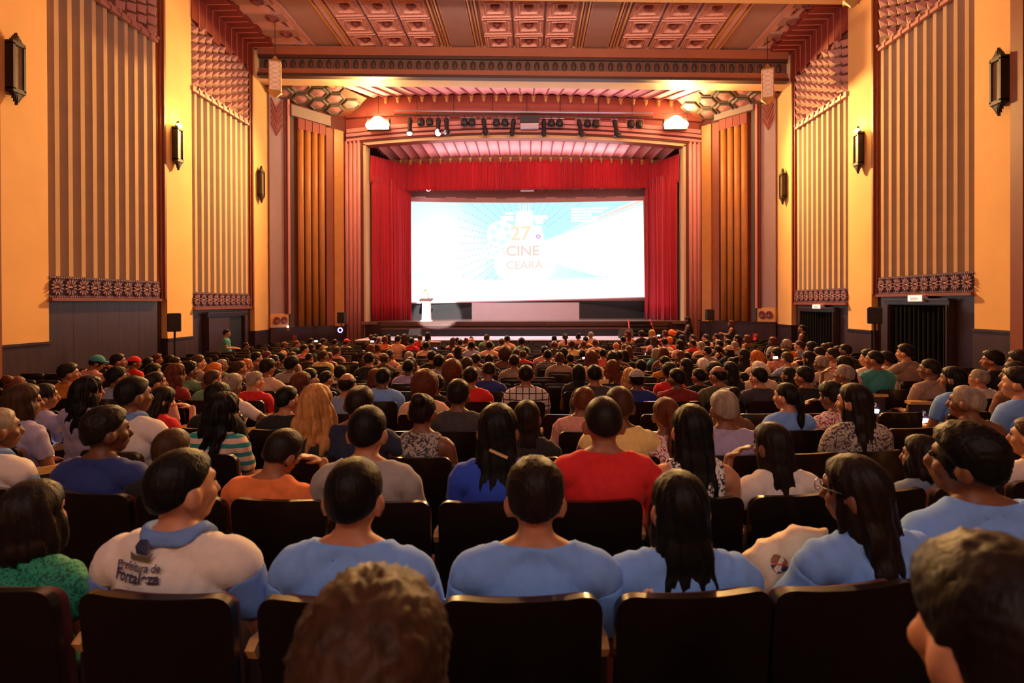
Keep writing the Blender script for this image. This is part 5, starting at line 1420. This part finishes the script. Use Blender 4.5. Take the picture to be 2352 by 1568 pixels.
HEROL = {850: 'person with curly brown hair directly before the camera, seen from behind', 2310: 'person with dark brown hair close to the camera in the lower right corner', 70: 'person with dark bobbed hair in a green lace top at the lower left', 412: 'person in white polo with blue collar and printed back, head turned right',
         812: 'person in plain light blue tee with short black hair and both ears showing', 1229: 'person in light blue tee above the middle nearest seat, brown tousled hair', 1562: 'person with long black hair falling over a light blue top and floral strap', 1968: 'person with glasses and long dark hair in light blue tee beside a cream bag', 2222: 'tall person in light blue tee with dark hair, face turned left'}
for k, lst in ROWS.items():
    lst.sort(key=lambda q: q['x'])
    for i, q in enumerate(lst):
        fz = floor_z(q['y']); hh = {'afro': .065, 'curly': .03, 'bald': -.004}.get(q['hair'], .012)+(.012 if q['xc'] != '-' else 0)
        D = FIG[q['fig']]; top = D['hc'][2]+.100+hh
        s = max(.84, min(1.16, (q['z']-fz)/top)); zr = q['z']-top*s
        zr = max(fz-.12, min(fz+.14, zr)); rz = -math.atan2(.2-q['x'], 30-q['y'])
        hx = (Matrix.Rotation(rz, 3, 'Z') @ Vector(D['hc']))*s
        loc = (q['x']-hx.x, q['y']-hx.y*.6, zr)
        base = f"person with {HC[q['hc']][1]} {HAIRN[q['hair']]} hair in {SC[q['sc']][1]}"
        if q['xc'] != '-': base = f"person wearing a {SC[q['xc']][1].split()[0]} cap and {SC[q['sc']][1]}"
        if q['ex'] == 'T': base = 'person with an orange head wrap'
        if q['px'] in HEROL and k < 1: lab = HEROL[q['px']]
        elif combos[(q['hair'], q['hc'], q['sc'], q['xc'])] == 1 and k < 12: lab = base+', seated in the audience'
        else: lab = base+(f", {ordn[i]} from left, {ORD[k]} row" if k >= 0 else '')
        g = 'people in the foreground' if k < 0 else 'seated audience'
        r, Hm = dress('person', q, loc, rz, s, lab, g); q['obj'] = r; q['s'] = s; q['loc'] = loc; q['rz'] = rz
        def on_back(me, m, nm, x, z, y=-.150, lab_=None, rzz=0):
            o = link(nm, me, None, r); me.materials.append(M[m]); o.location = (x, y, z); o.rotation_euler = (PI/2-.12, 0, rzz)
            if lab_: o['label'] = lab_
        if q['ex'] == 'P':          # printed crest and words on the back of the polo
            for t, sz, z in (('Prefeitura de', .0285, .777), ('Fortaleza', .0385, .748), ('Secretaria Municipal', .012, .722), ('da Juventude', .012, .708)): pass
            def wrap(me, dx, z0):
                for v in me.vertices:
                    X_ = v.co.x+dx; yy = v.co.y; v.co = (X_, 0, z0+yy)
                return me
            D_ = FIG['polo']; from mathutils.bvhtree import BVHTree
            sm_ = D_['shells'][0][1]; bvh = BVHTree.FromPolygons([v.co for v in sm_.vertices], [tuple(p.vertices) for p in sm_.polygons])
            def press(me, m, nm, dx, z0, lab_=None):
                for v in me.vertices:
                    X_, Z_ = v.co.x+dx, z0+v.co.y; hs = [bvh.ray_cast(Vector((X_+a_, -.6, Z_+b_)), Vector((0, 1, 0)))[0] for a_ in (-.022, -.011, 0, .011, .022) for b_ in (-.015, 0, .015)]
                    v.co = (X_, min([h_.y for h_ in hs if h_] or [-.13])-.004, Z_)
                me.materials.append(M[m]); o = link(nm, me, None, r)
                if lab_: o['label'] = lab_
            DX = -.062
            press(text_mesh('Prefeitura de', .030, .0006), 'navy', 'lettering', DX, .932); press(text_mesh('Fortaleza', .043, .0012), 'navy', 'lettering', DX, .905)
            press(text_mesh('........ .. .......', .016, .0), 'navy', 'lettering', DX, .883)
            def flat(pts): 
                mb = MB(); c = np.mean(pts, 0); mb.add([(p[0], p[1], 0) for p in pts], [tuple(range(len(pts)))]); return mb.mesh('crest')
            press(flat([(-.022, .0), (.022, .0), (.026, .022), (.012, .042), (-.012, .042), (-.026, .022)]), 'navy', 'crest', DX, .962, 'small blue crest')
            press(flat([(-.036, -.006), (.036, -.006), (.040, .016), (.026, .006), (-.026, .006), (-.040, .016)]), 'cornice_green', 'crest_wreath', DX, .953)
            press(flat([(-.006, -.003), (.006, -.003), (.006, .006), (-.006, .006)]), 'yellow', 'crest_star', DX, .972)
        if q['ex'] == 'H':
            mb = MB(); mb.box(-.045, .045, -.004, .004, -.006, .006); o = mb.build('hair_clip', 'armwood', r); o.matrix_local = Hm @ Matrix.Translation((.01, -.118, -.09)) @ Matrix.Rotation(.42, 4, 'Y')
        if q['ex'] == 'B':
            mb = MB(); mb.ell((.03, -.05, .11), (.03, .03, .03), 8, 6); o = mb.build('hair_flower', 'yellow', r); o.matrix_local = Hm
        if q['ex'] == 'G':
            mb = MB()
            for sx in (-1, 1):
                mb.tube([(sx*.033+.024*math.cos(a), .112, .004+.019*math.sin(a)) for a in [2*PI*j/12 for j in range(13)]], .0022, 5); mb.tube([(sx*.057, .108, .008), (sx*.083, .06, .008), (sx*.084, .0, .0)], .0022, 5)
            mb.tube([(-.01, .114, .006), (.01, .114, .006)], .0022, 5); o = mb.build('glasses', 'metal', r); o.matrix_local = Hm
        if q['ex'] == 'F':
            mb = MB(); mb.tube([(-.12, -.115, .70), (-.135, -.10, .86), (-.125, -.02, .955), (-.115, .07, .93), (-.11, .13, .82)], .022, 8); o = mb.build('bag_strap', M['cloth_floral'], r); o.color = col4((226, 190, 170))
        if q['ex'] == 'N':
            pass
        if q['ex'] == 'W':
            pass
# phones lit in raised hands
for px, py, k, lab in ((1781, 821, 8, 'lit phone held up by a person in a blue-grey shirt'), (726, 783, 16, 'lit phone held up near the far left aisle'), (855, 784, 15, 'lit phone held up before the left pink pilaster'), (1513, 770, 18, 'lit phone held up by a person in red near the stage steps'), (1342, 822, 10, 'tiny lit phone among the middle rows')):
    y = row_d(k)+.5; p = at_y(px, py, y); e = empty('phone', p, .1); tag(e, lab, 'phone', 'lit phones in the audience')
    f = .75 if k > 12 else .62
    mb = MB(); mb.box(-.075*f, .075*f, 0, .009, -.04*f, .04*f); mb.build('case', 'black', e); mb = MB(); mb.box(-.068*f, .068*f, -.002, 0, -.034*f, .034*f); mb.build('lit_screen', 'phone', e)
# cream tote bag on the lap next to the person with glasses
q = [q for q in persons if q['px'] == 1968][0]; p = at_y(1800, 1262, q['y']+.20)
tb = empty('tote_bag', (p.x, p.y, p.z-.15), -.15); tb.scale = (.86,)*3; tag(tb, 'crumpled cream canvas bag with a round printed badge on a lap', 'bag')
bm_ = MB(); NX, NZ = 22, 12; vs = []
for side in (0, 1):
    for j in range(NZ+1):
        for i in range(NX+1):
            u, v = i/NX*2-1, j/NZ
            top = .20+.075*smst(np.array(u), -.5, .3)-.06*max(0, -u-.55)*3; z = v*top; b_ = .075*(1-u**4)*(1-.75*v**2)+.012
            cr = .010*math.sin(9*u+5*v)+.008*math.sin(17*u-11*v+2)
            vs.append((u*.185, (-b_ if side == 0 else b_)+cr, z))
n_ = (NX+1)*(NZ+1); w_ = NX+1
fs = [(j*w_+i, j*w_+i+1, (j+1)*w_+i+1, (j+1)*w_+i) for j in range(NZ) for i in range(NX)]+[(n_+j*w_+i, n_+(j+1)*w_+i, n_+(j+1)*w_+i+1, n_+j*w_+i+1) for j in range(NZ) for i in range(NX)]
ed = [i for i in range(w_)]+[j*w_+NX for j in range(1, NZ+1)]+[NZ*w_+i for i in range(NX-1, -1, -1)]+[j*w_ for j in range(NZ-1, 0, -1)]
fs += [(ed[i], n_+ed[i], n_+ed[(i+1) % len(ed)], ed[(i+1) % len(ed)]) for i in range(len(ed))]
bm_.add(vs, fs); bb_ = bm_.build('bag_body', 'bag', tb, True)
from mathutils.bvhtree import BVHTree
bbv = BVHTree.FromPolygons([v.co for v in bb_.data.vertices], [tuple(p_.vertices) for p_ in bb_.data.polygons])
def badge(m, pts, lift):
    mb = MB(); cx_, cz_ = np.mean(pts, 0); ps = [(cx_, cz_)]+list(pts); n = len(ps)
    def yy(x, z): h = bbv.ray_cast(Vector((x, -.6, z)), Vector((0, 1, 0))); return (h[0].y if h[0] else -.05)-lift
    mb.add([(x, yy(x, z), z) for x, z in ps], [(0, i, i % (n-1)+1) for i in range(1, n)]); return mb.build('badge', m, tb)
arc = lambda r, a0, a1, cx=-.035, cz=.135: [(cx+r*math.cos(a0+(a1-a0)*i/12), cz+r*math.sin(a0+(a1-a0)*i/12)) for i in range(13)]
badge('brownp', arc(.036, .1, PI-.1), .002); badge('navy', arc(.036, PI+.1, 2*PI-.1), .002); badge('white', arc(.014, 0, 2*PI, -.03, .120), .004); badge('red', [(-.066, .131), (-.006, .131), (-.008, .139), (-.064, .139)], .005); badge('brownp', arc(.010, 0, PI, .125, .175), .002)

# ------------------------------------------------------------------ standing people
make_figure('sR', sw=.165, female=True, stand=True, hy=0, seed=31); make_figure('sP', sw=.16, female=True, stand=True, tank=True, hp=.15, seed=32, arms={-1: ((-.22, .08, .66), (-.14, .30, .74), (.2, .9, .3)), 1: ((.24, .08, .66), (.10, .28, .70), (-.3, .9, .2))}, voxel=.011)
make_figure('sT', sw=.16, female=True, stand=True, tank=True, seed=33); make_figure('sM', sw=.18, stand=True, hp=.1, longs=True, seed=34, arms={-1: ((-.25, .1, .66), (-.16, .33, .72), (0, 1, 0)), 1: ((.25, .1, .66), (.16, .33, .72), (0, 1, 0))})
def stand(px, py, y, fig, hair, hc, shc, rz, lab, tr=(30, 28, 34), foot=None, skin=None):
    p = at_y(px, py, y); fz = floor_z(y) if foot is None else foot; D = FIG[fig]; top = D['hc'][2]+.112; s = max(.8, min(1.12, (p.z-fz)/top))
    q = dict(fig=fig, hair=hair, hc=hc, sc=shc, xc='-', ex='-', k=2, px=px); return dress('person', q, (p.x, p.y, fz), rz, s, lab, 'people standing in the hall', tr, skin)[0]
stand(520, 757, 16.9, 'sR', 'curly', 'K', 'tl', -1.25, 'person in teal tee standing before the left doorway with hair tied up')
stand(1844, 745, 17.6, 'sT', 'pony', 'K', 'bk', .75, 'person in black sleeveless top standing at the far right doorway')
r = stand(1681, 735, 21.6, 'sP', 'bob', 'R', 'bk', 1.0, 'person in black and white top holding up a sheet by the right gold columns')
mb = MB(); mb.box(-.14, .14, .42, .44, 1.13, 1.19); mb.build('held_sheet', 'white', r)
stand(1581, 727, 21.9, 'sP', 'long', 'K', 'bk', 1.1, 'person with long dark hair in black skirt standing by the right pink pilaster')
stand(977, 665, 25.75, 'sM', 'short', 'Y', 'wh', PI+.05, 'speaker in pale clothes standing behind the white lectern', (210, 200, 190), ZS, (232, 190, 160))

# ------------------------------------------------------------------ rows of seats
for k, me in [(k, v[0]) for k, v in SEAT.items()]: pass
seats = []
def aisle(x): return -3.75 < x < -2.95 or 4.75 < x < 5.55
R0 = [(at_y(a, 1350, 1.6).x+at_y(b, 1350, 1.6).x)/2 for a, b in ((-215, 182), (190, 590), (597, 997), (1003, 1392), (1402, 1787), (1795, 2150), (2160, 2480))]
for k in range(0, 20):
    occ = sorted(q['x'] for q in ROWS.get(k, []))
    lim = min(9.7, .97*row_d(k)+.9); xs = []
    if k == 0: xs = R0
    elif k == 1:
        c0 = at_y(1121, 1110, 2.6).x; xs = [c0+.502*i for i in range(-6, 7) if abs(c0+.502*i-.4) < lim]
    else:
        for x in occ:
            if not xs or x-xs[-1] > .485: xs.append(x)
            else: pass
        g = -9.6+random.Random(k).random()*.5
        if k >= 12: g = -9.6+.25*(k % 2)
        while g < 9.7:
            if all(abs(g-x) > .495 for x in xs) and not aisle(g) and abs(g-.4) < lim: xs.append(g); g += .5
            else: g += .05
    for x in sorted(xs):
        y = row_y(k, x); seats.append((k, x, y, floor_z(y+.1), math.atan(row_slope(k, x))))
for q in ROWS[-1]: seats.append((-1, q['x'], q['y']-.2, 0, 0))
idx = {}; sj, sjm = joined_seat(); jme = sj.mesh('theatre_seat', True)
for m in sjm: jme.materials.append(m)
# seats past the limit of single objects: those least seen, joined in one
seats.sort(key=lambda t: t[0]); keep, rest = [], []
for t in seats:
    pri = t[0] <= 8 or (t[0] >= 14 and -2.5 < t[1] < 3.6)
    (keep if pri and len(keep) < 295 else rest).append(t)
keep.sort(key=lambda t: (t[0], t[1]))
for (k, x, y, z, rz) in keep:
    idx[k] = idx.get(k, 0)+1
    row = f"{ORD[k]} row" if 0 <= k else 'row at the camera'
    n = idx[k]; lab = f"dark theatre seat, {ordn[n-1]} from left in the {row}{' from the camera' if 0 <= k < 14 else ''}"
    if k <= 6:
        e = empty('theatre_seat', (x, y, z), rz); tag(e, lab, 'seat', 'theatre seats')
        for nm, (me, m) in SEAT.items(): link(nm, me, None, e)
    else:
        e = link('theatre_seat', jme, None); e.location = (x, y, z); e.rotation_euler = (0, 0, rz); tag(e, lab, 'seat', 'theatre seats')
vs = np.array([v.co[:] for v in jme.vertices]); F0 = [tuple(p.vertices) for p in jme.polygons]; MI = [p.material_index for p in jme.polygons]
AV, AF, AM = [], [], []
for (k, x, y, z, rz) in rest:
    c, s_ = math.cos(rz), math.sin(rz); o = sum(len(a) for a in AV); w_ = np.stack([vs[:, 0]*c-vs[:, 1]*s_+x, vs[:, 0]*s_+vs[:, 1]*c+y, vs[:, 2]+z], 1); AV.append(w_); AF += [tuple(i+o for i in f) for f in F0]; AM += MI
me = bpy.data.meshes.new('far_seats'); me.from_pydata(np.concatenate(AV).tolist(), [], AF); me.polygons.foreach_set('use_smooth', [True]*len(AF)); me.polygons.foreach_set('material_index', AM)
for m in sjm: me.materials.append(m)
o = link('far_seating', me, None); stuff(o); o['label'] = 'dense far rows of dark theatre seats between the heads'; o['category'] = 'seats'
